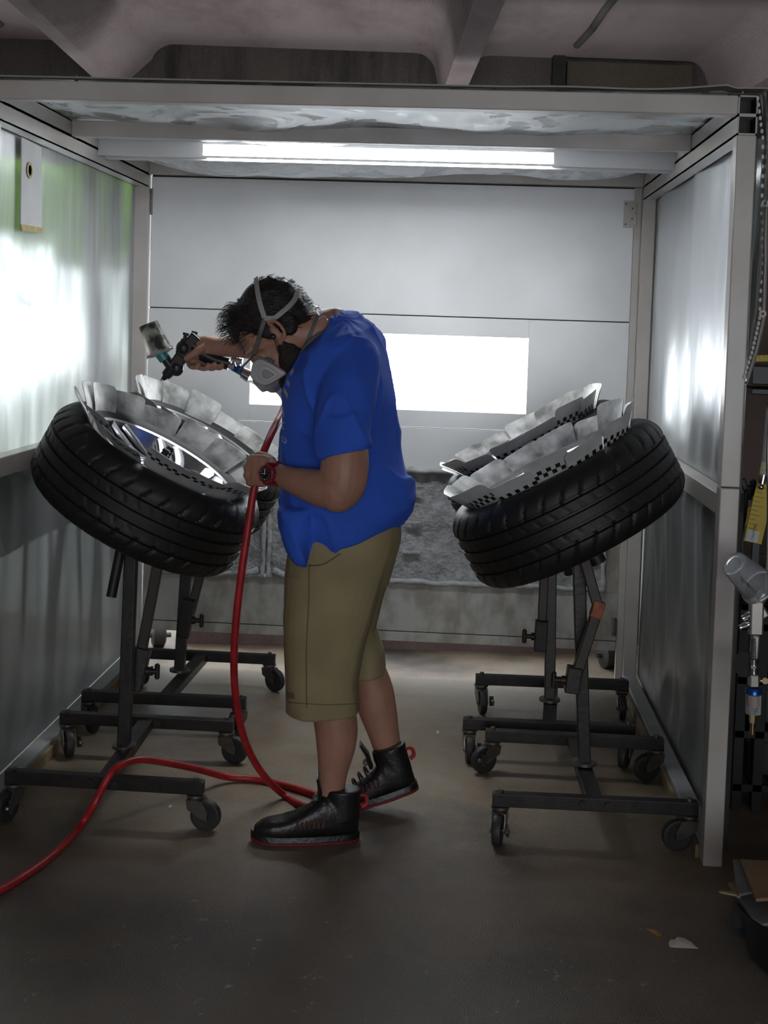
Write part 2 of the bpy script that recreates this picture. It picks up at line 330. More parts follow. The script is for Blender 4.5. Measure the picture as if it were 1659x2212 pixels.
def bez(pts, n=8):
    """Catmull-Rom through pts"""
    pts = [V(p) for p in pts]; out = []
    for i in range(len(pts)-1):
        p0, p1, p2, p3 = pts[max(i-1, 0)], pts[i], pts[i+1], pts[min(i+2, len(pts)-1)]
        for k in range(n):
            t = k/n; out.append(.5*((2*p1)+(p2-p0)*t+(2*p0-5*p1+4*p2-p3)*t*t+(3*p1-p0-3*p2+p3)*t**3))
    out.append(pts[-1]); return out

# ================================================================== SETTING (building is turned 4.3 degrees from the booth)
BA = math.atan(205/2750); BR = Matrix.Rotation(BA, 3, 'Z')
def bld(mb, name, m, **k):
    mb.v = [tuple(BR@V(v)) for v in mb.v]; return struct(mb.build(name, m, **k))
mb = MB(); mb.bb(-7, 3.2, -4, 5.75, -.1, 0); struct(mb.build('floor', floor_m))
mb = MB(); mb.bb(-20, 12, 5.75, 40, -.12, -.02); struct(mb.build('ground', ground_m))
# ceiling: ribbed precast slab with rounded inner corners
def coffer(xa, xb, dl, dr_, zt=2.60, zb=2.40, r=.07):
    pts = [(xa, zb)]; cxl = xa+dl; cxr = xb-dr_
    for k in range(7): t = PI-(PI/2)*k/6; pts.append((cxl+r+r*math.cos(t)-.03*(1-k/6), zt-r+r*math.sin(t)))
    for k in range(7): t = PI/2-(PI/2)*k/6; pts.append((cxr-r+r*math.cos(t)+.02*(k/6), zt-r+r*math.sin(t)))
    pts.append((xb, zb)); return pts
prof = []
for a in ((-3.7, -2.5, .1, .1), (-2.42, -1.18, .1, .04), (-1.115, .30, .17, .05), (.395, 1.52, .05, .07), (1.60, 3.1, .1, .1)): prof += coffer(*a)
prof = [(-3.8, 2.40)]+prof+[(3.3, 2.40)]
n = len(prof); mb = MB()
ys = [-3.5, 5.68]
mb.add([(x, y, z) for y in ys for x, z in prof], [(i, i+1, n+i+1, n+i) for i in range(n-1)])
mb.bb(-3.8, 3.3, ys[0], ys[1], 2.66, 2.8)
bld(mb, 'ceiling', conc_m, smooth='auto')
# slab joints with a grout line running along each second coffer
for k, xj in enumerate((.855, -1.56)):
    mb = MB(); mb.tube([BR@V((xj+random.uniform(-.006, .006), y, 2.598)) for y in [i*.3 for i in range(-3, 19)]], .016, 8)
    struct(mb.build('trim_%d' % (k+1), conc_dark, smooth=True))
# back wall of the building: lintel above an open garage doorway
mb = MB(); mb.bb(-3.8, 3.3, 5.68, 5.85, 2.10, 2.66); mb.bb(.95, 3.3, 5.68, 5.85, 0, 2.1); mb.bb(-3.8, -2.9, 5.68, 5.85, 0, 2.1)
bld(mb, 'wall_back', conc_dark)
mb = MB(); mb.bb(.785, .835, 5.62, 5.70, 2.0, 2.6); bld(mb, 'trim_3', black_metal)
mb = MB(); mb.bb(.95, 1.40, 5.64, 5.69, 0, 2.1); mb.bb(.85, 1.40, 5.64, 5.69, 2.1, 2.58); bld(mb, 'trim_4', concrete_mat('tan_board', (.09, .075, .055), (.115, .095, .07), (.13, .11, .085)))
mb = MB(); mb.bb(-.75, .95, 5.44, 5.66, 0, .16); bld(mb, 'trim_5', curb_m)
mb = MB(); mb.bb(2.9, 3.0, -3.5, 5.68, 0, 2.8); bld(mb, 'wall_right', wall_brown)
mb = MB(); mb.bb(.95, 1.7, 5.45, 5.5, 0, 2.3); struct(mb.build('wall_side', wall_brown))
mb = MB(); mb.bb(-3.8, -3.7, -3.5, 5.68, 0, 2.8); bld(mb, 'wall_left', conc_m)
mb = MB(); mb.bb(-3.8, -1.4, -3.6, -3.5, 0, 2.8); mb.bb(2.4, 3.0, -3.6, -3.5, 0, 2.8); mb.bb(-1.4, 2.4, -3.6, -3.5, 2.5, 2.8); bld(mb, 'wall_front', conc_m)

# garden outside
def bush(c, r, seed, label):
    rnd = random.Random(seed); mb = MB()
    for k in range(260):
        d = V((rnd.gauss(0, 1), rnd.gauss(0, 1), rnd.gauss(0, 1))).normalized(); p = V(c)+V((d.x*r[0], d.y*r[1], d.z*r[2]))*rnd.uniform(.8, 1.05)
        R = Matrix.Rotation(rnd.uniform(0, 6), 3, d) @ Matrix.Rotation(rnd.uniform(0, 3), 3, 'X'); q = rnd.uniform(.1, .22)
        mb.add([p+R@V((-q, 0, 0)), p+R@V((0, -q*.5, .02)), p+R@V((q, 0, 0)), p+R@V((0, q*.5, .02))], [(0, 1, 2, 3)])
    mb.ball(c, V(r)*.85, n=16, m=10)
    e = empty('bush', (c[0], c[1], 0)); f = mb.build('foliage', leaf_g); s = MB().cyl((c[0], c[1], 0), (c[0], c[1], c[2]), .08).build('trunk', wood_y); par(e, f, s)
    tag(e, label, 'bush', 'bushes outside the garage doorway'); return e
bush((-3.3, 9.6, 2.42), (1.5, .8, .52), 1, 'green bush blurred through the upper left plastic wall, nearest the front')
bush((-2.2, 12.2, 2.5), (1.1, .7, .6), 2, 'green bush blurred through the upper left plastic wall, beside the rear post')
bush((-6.6, 10.6, 2.9), (1.2, .9, 1.2), 3, 'tall green bush outside at the far left, seen through cloudy plastic')

# ================================================================== SPRAY BOOTH
XL, XR, YF, YB, ZT, w = -1.25, .689, 3.337, 5.06, 2.015, .05
booth = empty('paint_booth', (-.28, 4.2, 0)); tag(booth, 'white tube framed paint booth with cloudy plastic walls and windowed back panel', 'paint booth')
def bp(o): par(booth, o); return o
def fr(name, *boxes, m=frame_white, bevel=.003):
    mb = MB()
    for b in boxes: mb.bb(*b)
    return bp(mb.build(name, m, bevel=bevel))
# right front post: hollow tube ends at the top corner are open and black inside
fr('front_post', (XR, XR+w, YF, YF+w, 0, 1.005)); fr('front_post', (XR, XR+w, YF, YF+w, 1.008, ZT-2*w))
fr('front_post', (XL-w, XL, YF, YF+w, 0, ZT-2*w))
fr('rear_post', (XR, XR+w, YB-w, YB, 0, ZT)); fr('rear_post', (XL-w-.01, XL, YB-w, YB, 0, ZT))
fr('front_top_beam', (XL-w, XR, YF, YF+w, ZT-w, ZT))
fr('rear_top_beam', (XL, XR, YB-w, YB, ZT-w, ZT)); fr('door_jamb', (XR-.028, XR, YB-.02, YB, .0, ZT-w))
def hollow_y(name, x0, z0, y0, y1, t=.004):
    mb = MB(); mb.bb(x0, x0+t, y0, y1, z0, z0+w); mb.bb(x0+w-t, x0+w, y0, y1, z0, z0+w); mb.bb(x0, x0+w, y0, y1, z0, z0+t); mb.bb(x0, x0+w, y0, y1, z0+w-t, z0+w)
    o = bp(mb.build(name, frame_white)); i = MB(); i.bb(x0+t, x0+w-t, y0+.002, y1, z0+t, z0+t+.001); i.bb(x0+t, x0+w-t, y0+.06, y0+.065, z0+t, z0+w-t); i.bb(x0+t, x0+t+.001, y0+.002, y1, z0+t, z0+w-t); i.bb(x0+w-t-.001, x0+w-t, y0+.002, y1, z0+t, z0+w-t)
    q = i.build('tube_inside', ink); q.parent = o; return o
for zz in (ZT-w, ZT-2*w):
    hollow_y('side_top_beam', XR, zz, YF, YB-w); hollow_y('side_top_beam', XL-w, zz, YF, YB-w)
fr('middle_rail', (XR, XR+w, YF+w, YB-w, .93, .985)); fr('middle_rail', (XL-w, XL, YF+w, YB-w, .945, 1.0))
rail_m = mat('base_rail_paint', (.40, .41, .41), .5, var=.2, vscale=8)
fr('base_rail', (XR, XR+w, YF+w, YB-w, 0, .05), m=rail_m); fr('base_rail', (XL-w, XL, YF+w, YB-w, 0, .05), m=rail_m)
fr('base_skirt', (XL+.001, XL+.012, YF+w, YB-w, 0, .038), m=wood_y); fr('base_skirt', (XR-.012, XR-.001, YF+w, YB-w, 0, .038), m=wood_y)
fr('roof_cross_beam', (XL, XR, 4.0, 4.04, 1.964, 2.015))
# wavy plastic sheets
def sheet(name, o, ux, uy, nx, ny, amp, m, seed=0, sc=(2., 2.), nrm=None, thick=.0015, sag=0):
    o = V(o); ux = V(ux); uy = V(uy); nn = ux.cross(uy).normalized() if nrm is None else V(nrm); vs = []; fs = []
    for j in range(ny+1):
        for i in range(nx+1):
            a, b = i/nx, j/ny; e = min(1, 8*min(a, 1-a))*min(1, 8*min(b, 1-b))
            p = o+ux*a+uy*b; d = amp*e*(noise.noise(V((a*ux.length*sc[0]+seed, b*uy.length*sc[1], seed*.7)))+.4*noise.noise(V((a*ux.length*sc[0]*2.7+seed, b*uy.length*sc[1]*2.3, 3+seed))))
            vs.append(p+nn*(d+sag*math.sin(PI*a)*math.sin(PI*b)))
    for j in range(ny):
        for i in range(nx): k = j*(nx+1)+i; fs.append((k, k+1, k+nx+2, k+nx+1))
    mb = MB(); mb.add(vs, fs); return mb.build(name, m, smooth=True)
bp(sheet('wall_film', (XL-w-.004, YF-.02, .69), (0, YB-YF, 0), (0, 0, 1.32), 70, 50, .02, film, 1, (1.2, .8)))
bp(sheet('lower_wall_film', (XL-w-.012, YF-.02, .04), (0, YB-YF, 0), (0, 0, .90), 70, 50, .03, film_low, 2, (3.2, .8)))
bp(sheet('wall_film', (XR+w+.004, YF, .95), (0, YB-YF, 0), (0, 0, 1.06), 70, 50, .03, film_r, 3, (3., .8)))
bp(sheet('lower_wall_film', (XR+w+.012, YF, .04), (0, YB-YF, 0), (0, 0, .95), 90, 50, .055, film_low, 5, (3.4, 1.1)))
rf = sheet('roof_film', (XL-w, YF, ZT+.004), (XR-XL+2*w, 0, 0), (0, YB-YF, 0), 60, 60, .03, film_roof, 6, (2., 2.), sag=-.02)
for v in rf.data.vertices:      # the sheet hangs slack between the lamp and the rear beam
    b_ = (v.co.y-4.46)/(YB-.08-4.46); a_ = (v.co.x-XL)/(XR-XL)
    if 0 < b_ < 1 and 0 < a_ < 1: v.co.z -= (.075+.02*math.sin(a_*7))*math.sin(PI*b_)**.7*math.sin(PI*a_)**.5
bp(rf)
# top flap: thin wavy edge of the roof sheet lying on the front beam
mb = MB(); N_ = 90; vs = []
for i in range(N_+1):
    x = XL-.3+(XR+w+.02-XL+.3)*i/N_; z = ZT+.006+max(0, (x-.1))*.028*(.6+.5*math.sin(x*11))*(1 if x < .66 else .5)
    for y, dz in ((YF-.008, 0), (YF+.06, .001), (YF+.06, .005), (YF-.008, .004)): vs.append((x, y, z+dz))
fs = [(4*i+a, 4*i+b, 4*i+4+b, 4*i+4+a) for i in range(N_) for a, b in ((0, 1), (1, 2), (2, 3), (3, 0))]
mb.add(vs, fs); bp(mb.build('roof_film_edge', mat('film_edge', (.30, .28, .25), .5)))
for px in (165, 407, 650, 898, 1141, 1605):
    p = P(px, 182 if px < 1500 else 196, YF+.025); p.z = ZT+.008
    bp(MB().cyl((p.x, YF+.025, ZT+.002), (p.x, YF+.025, ZT+.014), .006, n=6).cyl((p.x, YF+.025, ZT), (p.x, YF+.025, ZT+.02), .003, n=8).build('roof_bolt', zinc))
# back panel: upper door with a glazed opening, filter bay, lower door
wx0, wx1, wz0, wz1 = -.831, .270, 1.066, 1.365
yb = YB; yf = yb-.02
dr = MB(); x0, x1 = XL+.004, XR-.03
for a in ((x0, x1, 1.442, ZT-w-.006), (x0, wx0, 1.0, 1.438), (wx1, x1, 1.0, 1.438), (wx0, wx1, wz1, 1.438), (wx0, wx1, 1.0, wz0), (x0, x1, .83, .9965)): dr.bb(a[0], a[1], yf, yb, a[2], a[3])
back = bp(dr.build('back_panel', door_white, bevel=.0015))
g = MB().bb(x0, x1, yb-.004, yb, .83, 1.97); 
q = MB().bb(wx0, wx1, yb-.006, yb-.003, wz0, wz1).build('window_pane', glass_m); q.parent = back; q.matrix_parent_inverse = Matrix.Translation(-booth.location) @ Matrix.Identity(4); q.matrix_parent_inverse = back.matrix_world.inverted() if False else q.matrix_parent_inverse
q.parent = None; bp(q)
bp(MB().bb(x0, x1, yb-.008, yb-.004, .90, .998).bb(x0, wx0, yb-.008, yb-.004, 1.42, 1.46).bb(wx1, x1, yb-.008, yb-.004, 1.42, 1.46).bb(wx0, wx1, yb-.008, yb-.004, 1.40, 1.46).bb(x0, x1, yb-.008, yb-.004, 1.93, 1.98).build('seam_backing', ink))
lowp = bp(MB().bb(x0, x1, yf, yb, .178, .37).bb(x0, x1, yf, yb, .137, .1745).bb(x1-.05, x1, yf, yb, .37, .83).bb(x0, x0+.05, yf, yb, .37, .83).build('lower_panel', door_low, bevel=.0015))
bp(MB().bb(x0, x1, yb-.008, yb-.004, .15, .2).build('seam_backing', ink))
fl = sheet('filter_pad', (x0+.05, yb-.012, .37), (x1-x0-.1, 0, 0), (0, 0, .46), 60, 24, .02, filter_mat, 9, (9, 9)); bp(fl)
mb = MB(); rnd = random.Random(3)
for z, dx in ((.378, .0), (.825, 0)):
    mb.tube([(x0+.05+(x1-x0-.1)*i/60, yb-.022, z+rnd.uniform(-.004, .004)) for i in range(61)], [.011+rnd.uniform(-.003, .003) for i in range(61)], 8)
for xx in (-.757, -.735, x1-.06, x0+.06):
    mb.tube([(xx+rnd.uniform(-.003, .003), yb-.025, .37+.46*i/30) for i in range(31)], [.010+rnd.uniform(-.002, .003) for i in range(31)], 8)
for sx in (-1, 1):
    mb.tube([(-.746+sx*.03, yb-.025, .40), (-.746+sx*.07, yb-.024, .385), (-.746+sx*.16, yb-.022, .378)], [.016, .014, .008], 8)
bp(mb.build('filter_frame', filter_edge, smooth=True))
for z in (.5, .62, .74):
    for xx in (-.2, .12, .28, .5): bp(MB().bar((xx, yb-.026, z), (xx+.07, yb-.026, z-.001), .012, .007).build('filter_stitch', filter_edge))
# hinges
for px, z, sx in ((.664, 1.861, -1), (-1.252, 1.86, 1)):
    mb = MB(); wd = .045 if sx < 0 else .012
    mb.bb(px-wd if sx < 0 else px, px if sx < 0 else px+wd, yf-.004, yf, z-.052, z+.052)
    for dz in (-.03, -.01, .012, .034): mb.cyl((px, yf-.008, z+dz-.01), (px, yf-.008, z+dz+.008), .006, n=10)
    h = bp(mb.build('hinge', zinc if sx > 0 else frame_white, bevel=.001))
    if sx < 0:
        for dx, dz in ((-.036, .04), (-.012, .022), (-.012, -.018), (-.036, -.04)):
            bp(MB().cyl((px+dx, yf-.007, z+dz), (px+dx, yf-.003, z+dz), .003, n=8).build('screw', ink))
bp(MB().bb(.64, .652, yf-.004, yf, .2, .27).cyl((.654, yf-.006, .2), (.654, yf-.006, .27), .005, n=8).build('hinge', zinc))
# fluorescent lamp housing under the roof
lamp = empty('strip_light', (-.28, 4.35, 1.945)); tag(lamp, 'lit white fluorescent strip light under the booth roof behind the cross beam', 'ceiling light')
mb = MB(); mb.bb(XL, XR, 4.385, 4.43, 1.946, 2.0); mb.bb(XL, XR, 4.30, 4.385, 1.99, 2.0); mb.bb(XL, -.89, 4.30, 4.385, 1.952, 1.99); mb.bb(.29, XR, 4.30, 4.385, 1.952, 1.99); mb.bb(XL, XR, 4.295, 4.30, 1.944, 1.952)
hs = mb.build('housing', mat('lamp_housing', (.62, .63, .64), .35))
ln = MB().bb(-.888, .288, 4.303, 4.383, 1.953, 1.988).build('diffuser', lamp_m, bevel=.004); par(lamp, hs, ln)
# short white strip with yellow tape hanging on the left wall
a, b, c_, d_ = PX(45, 296, -1.29), PX(88, 318, -1.29), PX(89, 492, -1.29), PX(43, 484, -1.29)
st = empty('hanging_strip', d_); tag(st, 'short white fabric strip with yellow taped end hanging on the left plastic wall', 'strip')
s1 = MB().prism([a, b, c_, d_], (.003, 0, 0)).build('strip_fabric', white_pl)
e1, e2 = PX(90, 503, -1.29), PX(44, 499, -1.29)
s2 = MB().prism([d_, c_, e1, e2], (.004, 0, 0)).build('tape_end', tape_y)
cc = PX(64, 368, -1.285); s3 = MB().rev([(.022, 0), (.024, .001), (.016, .002), (.015, 0)], cc, (1, 0, 0), 20).build('glue_ring', tape_y); par(st, s1, s2, s3)
# cable outside the left wall
cb = MB().tube(bez([V((-1.75, 5.0, 2.1)), V((-1.7, 5.0, 1.75)), V((-1.62, 5.0, 1.5)), V((-1.55, 5.02, 1.42))]), .012, 8).build('hanging_cable', black_pl, smooth=True)
tag(cb, 'dark cable hanging outside behind the cloudy left plastic wall', 'cable')

# clear vinyl curtain hanging outside the right post
mb = MB(); rows = 40; cols = 10; vs = []
edge = [(1645, 205), (1657, 300), (1655, 440), (1655, 560), (1650, 690), (1634, 760), (1612, 830)]
def lerp_edge(t):
    k = t*(len(edge)-1); i = min(int(k), len(edge)-2); f_ = k-i; return edge[i][0]*(1-f_)+edge[i+1][0]*f_, edge[i][1]*(1-f_)+edge[i+1][1]*f_
for j in range(rows+1):
    ex, ey = lerp_edge(j/rows); pr_ = P(ex, ey, YF+.02); pl = V((XR+w+.003, YF+.05, pr_.z))
    for i in range(cols+1):
        t = i/cols; p = pl.lerp(pr_, t); p.y += .05*math.sin(t*PI*1.5+j*.12)+.012*noise.noise(V((i*.5, j*.3, 0))); vs.append(p)
mb.add(vs, [(j*(cols+1)+i, j*(cols+1)+i+1, (j+1)*(cols+1)+i+1, (j+1)*(cols+1)+i) for j in range(rows) for i in range(cols)])
cur = empty('vinyl_curtain', (XR+w+.03, YF+.04, 1.3)); tag(cur, 'clear vinyl curtain with grommets tied back beside the right front post', 'curtain')
film_clear = film_mat('clear_vinyl', .55, (.35, .36, .36), gloss=.45, grough=.1)
c1 = mb.build('curtain_film', film_clear, smooth=True); mb = MB()
for j in range(rows-1):
    if j % 1 == 0:
        ex, ey = lerp_edge((j+.5)/rows); p = P(ex-9, ey, YF-.005); mb.ball(p, (.004, .002, .006), n=8, m=5)
c2 = mb.build('stitching', white_pl); c2['kind'] = 'stuff'; mb = MB()
hemp = [P(*lerp_edge(j/30), YF+.015) for j in range(31)]; mb.tube(hemp, .007, 8, flat=.5); c4 = mb.build('hem', mat('vinyl_hem', (.34, .33, .31), .4), smooth=True)
mb = MB()
for px, py in ((1655, 440), (1650, 678)): par(cur, MB().rev([(.004, 0), (.0095, 0), (.0095, .004), (.004, .004)], P(px-3, py, YF-.008), (0, -1, 0), 20, closed=True).build('grommet', zinc, smooth='auto'))
par(cur, c1, c2, c4)

# ================================================================== WHEELS
def tyre_mesh():
    prof = [(.232, .078), (.240, .094), (.262, .108), (.290, .116), (.312, .113), (.326, .105), (.336, .095), (.343, .085)]
    tr = []
    for z0, z1 in ((.080, .058), (.046, .022), (.011, -.011), (-.022, -.046), (-.058, -.080)):
        for t in (0, .25, .5, .75, 1):
            z = z0+(z1-z0)*t; tr.append((.3503-.0045*max(0, (abs(z)-.06)/.02)**2, z))
        if z1 > -.07: tr += [(.3405, z1-.0025), (.3405, z1-.0085)]
    prof += tr+[(.343, -.085), (.336, -.095), (.326, -.105), (.312, -.113), (.290, -.116), (.262, -.108), (.240, -.094), (.232, -.078), (.226, -.06), (.226, .06)]
    n = 432; k = len(prof); vs = []; fs = []
    for i in range(n):
        for q, (r, z) in enumerate(prof):
            t = 2*PI*i/n
            if .310 < r and abs(z) <= .114 and not (r < .345 and abs(z) < .05):
                az = abs(z); ph = (i-(az*130)*(1 if z > 0 else -1)) % 12 if az > .052 else (i+z*160) % 9
                if az > .052: r -= .0075*max(0, 1-abs(ph-6)/1.15)*(1 if r > .33 else .5)
                elif az > .018: r -= .004*max(0, 1-abs(ph-4)/1.0)*max(0, min(1, (.040-az)/.01+.4))
            vs.append((r*math.cos(t), r*math.sin(t), z))
    for i in range(n):
        j = (i+1) % n
        for q in range(k): q2 = (q+1) % k; fs.append((i*k+q, j*k+q, j*k+q2, i*k+q2))
    return MB().add(vs, fs)
def rim_part():
    mb = MB(); mb.rev([(.236, .086), (.242, .098), (.236, .102), (.228, .098), (.221, .082), (.214, .06), (.205, .0), (.205, -.07), (.236, -.088), (.236, -.095), (.21, -.08), (.20, 0), (.208, .062), (.222, .09)], n=72, closed=True)
    return mb
def spoke_part(kk):
    mb = MB(); a0 = 2*PI*kk/14; secs = []
    for i in range(9):
        t = i/8; r = .045+(.222-.045)*t; a = a0+.42*t*t*(1 if kk % 2 == 0 else .55); c = V((r*math.cos(a), r*math.sin(a), .060+.028*t-.02*math.sin(PI*t)))
        dr_ = V((math.cos(a+.6*t), math.sin(a+.6*t), 0)); tg = V((-dr_.y, dr_.x, 0)); wd = .010+.010*abs(t-.4)+.006*t
        secs.append((c, tg*wd, V((0, 0, .011))))
    return mb.loft(secs, 10, e=3)
def hub_part():
    mb = MB(); mb.rev([(.0, .03), (.06, .03), (.062, .062), (.052, .070), (.034, .066), (.030, .05), (0, .05)], n=40)
    for i in range(5): a = 2*PI*i/5; mb.cyl((.045*math.cos(a), .045*math.sin(a), .066), (.045*math.cos(a), .045*math.sin(a), .074), .008, n=6)
    return mb
tyre_src = tyre_mesh().build('tyre', rubber, smooth='auto'); rim_src = rim_part().build('rim', [alloy], smooth='auto'); hub_src = hub_part().build('hub', alloy, smooth='auto')
spoke_src = [spoke_part(k).build('spoke', alloy, smooth='auto') for k in range(14)]
well_src = MB().rev([(.208, .045), (.206, -.085), (.0, -.085), (0, -.08), (.203, -.08), (.204, .045)], n=48, closed=False).build('barrel', alloy_dark, smooth='auto')
SRC = [tyre_src, rim_src, hub_src, well_src]+spoke_src
def wheel(c, th, tw, spin, label):
    # th: tilt about y (positive leans the face to +x), tw: small tilt about x
    R = Matrix.Rotation(th, 3, 'Y') @ Matrix.Rotation(tw, 3, 'X')
    e = empty('car_wheel', c, R@Matrix.Rotation(spin, 3, 'Z')); e.scale = (.957, .957, 1.04); tag(e, label, 'wheel', 'car wheels held on rolling stands')
    rim = None
    for s in SRC:
        o = s.copy(); COL.objects.link(o)
        if s.name.startswith('rim'): rim = o
        o.parent = e
        if s in spoke_src: o.parent = rim
    return e, R
cards_seed = random.Random(11)
def card_mesh(wd=.122, ht=.122, nseg=16, m=16):
    rc = .014; me_pts = []
    mb = MB(); uvs = []
    # flat outline grid in (u,v), clipped into rounded corners, bent onto a cone around the rim
    for side in (0, 1):
        base = len(mb.v); vs = []
        for j in range(m+1):
            for i in range(nseg+1):
                u = i/nseg; v = j/m; x = (u-.5)*wd; y = v*ht
                # round corners
                cxx = wd/2-rc
                if abs(x) > cxx and (y > ht-rc or y < rc):
                    cy_ = ht-rc if y > ht-rc else rc; dx = abs(x)-cxx; dy = abs(y-cy_)
                    q = max(dx, dy); L_ = math.hypot(dx, dy)
                    if L_ > 1e-6: f_ = q/L_*1.0; x = math.copysign(cxx+dx*f_, x); y = cy_+math.copysign(dy*f_, y-cy_)
                r = .236+.072*(y/ht)**1.3; a = x/(.275); z = .076+y*.83
                r += .0018*(side); vs.append(V((r*math.cos(a), r*math.sin(a), z-.000)))
                uvs.append((u, v))
        fs = [(j*(nseg+1)+i, j*(nseg+1)+i+1, (j+1)*(nseg+1)+i+1, (j+1)*(nseg+1)+i) for j in range(m) for i in range(nseg)]
        mb.add(vs, fs, side)
    W_ = nseg+1; off = W_*(m+1); rim_i = [i for i in range(W_)]+[W_*j+nseg for j in range(1, m+1)]+[W_*m+i for i in range(nseg-1, -1, -1)]+[W_*j for j in range(m-1, 0, -1)]
    fs = [(rim_i[k], rim_i[(k+1) % len(rim_i)], rim_i[(k+1) % len(rim_i)]+off, rim_i[k]+off) for k in range(len(rim_i))]
    mb.f += fs; mb.m += [0]*len(fs)
    o = mb.build('masking_card', [card_in, card_out], smooth='auto'); me = o.data
    uvl = me.uv_layers.new(name='UVMap')
    for lp in me.loops: uvl.data[lp.index].uv = uvs[lp.vertex_index]
    return o
card_src = card_mesh()
def ring_cards(c, R, which, n=15, a0=0., lean=0.):
    made = []
    for k in range(n):
        a = a0+2*PI*k/n+cards_seed.uniform(-.035, .035)
        o = card_src.copy(); COL.objects.link(o)
        d = R@V((math.cos(a), math.sin(a), 0))
        flip = cards_seed.uniform(-.09, .09); near = max(0, min(1, (-d.y-.15)/.4))*(1 if d.x < .75 else 0)
        ln_ = lean*near*min(1, (1-abs(d.x))*3.2)*cards_seed.uniform(.8, 1.15)
        Lm = Matrix.Translation(c) @ R.to_4x4() @ Matrix.Rotation(a, 4, 'Z') @ Matrix.Translation(V((.26+(k % 2)*.0035, 0, .08+cards_seed.uniform(-.016, .010)+.022*(ln_ > .1)))) @ Matrix.Rotation(cards_seed.uniform(-.12, .08)+ln_, 4, 'Y') @ Matrix.Rotation(flip, 4, 'X') @ Matrix.Translation(V((-.26, 0, -.08)))
        o.matrix_world = Lm
        made.append((o, d))
    ORD = ('first', 'second', 'third', 'fourth', 'fifth', 'sixth', 'seventh', 'eighth', 'ninth', 'tenth')
    for side, sel in (("viewer's", [m for m in made if m[1].y < 0]), ('far', [m for m in made if m[1].y >= 0])):
        for i, (o, d) in enumerate(sorted(sel, key=lambda m: m[1].x)):
            tag(o, 'grey masking card, %s from left on the %s side of the %s' % (ORD[i], side, which), 'masking card', 'masking cards ringing the rim of the %s' % which)
TL, TR = math.radians(28.5), math.radians(-29.5)
WH = [(V((-.908, 3.70, .897)), TL, .03, .3, 'near left wheel', 'black tyred alloy car wheel tilted on the near left stand beside the man'),
      (V((.327, 3.70, .904)), TR, .0, .1, 'near right wheel', 'black tyred car wheel tilted on the near right stand, checkered cards around its rim'),
      (V((-.945, 4.46, .885)), TL, .03, 1.1, 'far left wheel', 'black tyred alloy car wheel behind the near left wheel, under the spray gun'),
      (V((.301, 4.40, .918)), TR, .0, .7, 'far right wheel', 'black tyred car wheel mostly hidden behind the near right wheel')]
for c, th, tw, sp, which, lab in WH:
    e, R = wheel(c, th, tw, sp, lab); ring_cards(c, R, which, 15, sp, .34 if th > 0 else -.06)
for s in SRC+[card_src]: bpy.data.objects.remove(s)

# ================================================================== STANDS
def caster(parent, top, ang, brake=False):
    """swivel caster; top = point under the bar, ang = direction the wheel trails"""
    top = V(top); d = V((math.cos(ang), math.sin(ang), 0)); s = V((-d.y, d.x, 0)); rw = .043
    ax = V((top.x, top.y, 0))+d*.03; ax.z = rw
    cz = top.z; fk = MB(); fk.cyl(top-V((0, 0, .006)), top, .026, n=16); fk.cyl(top-V((0, 0, .016)), top-V((0, 0, .006)), .02, .024, n=16)
    for sg in (-1, 1):
        o = s*.017*sg; t = s*.002*sg
        fk.prism([top-V((0, 0, .014))+o-d*.022, top-V((0, 0, .014))+o+d*.024, ax+o+d*.011+V((0, 0, .012)), ax+o+d*.009-V((0, 0, .009)), ax+o-d*.009-V((0, 0, .006)), top-V((0, 0, .04))+o-d*.018], t*1.5)
    fk.prism([top-V((0, 0, .014))-s*.018-d*.022, top-V((0, 0, .014))+s*.018-d*.022, top-V((0, 0, .014))+s*.018+d*.024, top-V((0, 0, .014))-s*.018+d*.024], (0, 0, -.003))
    fk.cyl(ax-s*.022, ax+s*.022, .006, n=10)
    f = fk.build('caster', zinc, smooth='auto')
    wl = MB().rev([(.008, -.012), (.030, -.011), (.036, -.0125), (.041, -.011), (rw, -.006), (rw, .006), (.041, .011), (.036, .0125), (.030, .011), (.008, .012)], ax, s, 32).build('caster_wheel', caster_rubber, smooth='auto')
    hb = MB().cyl(ax-s*.0135, ax+s*.0135, .012, n=16).build('wheel_hub', rust_metal, smooth='auto')
    objs = [f, wl, hb]
    if brake: objs.append(MB().prism([ax+s*.024+V((0, 0, .02)), ax+s*.024+V((0, 0, -.012))+d*.01, ax+s*.034+V((0, 0, -.006))+d*.03, ax+s*.03+V((0, 0, .03))+d*.03], s*.004).ball(ax+s*.03+V((0, 0, .01))+d*.035, .008, n=8, m=6).build('brake_lever', zinc))
    par(parent, f)
    for o in objs[1:]:
        o.parent = f; o.matrix_parent_inverse = f.matrix_world.inverted()
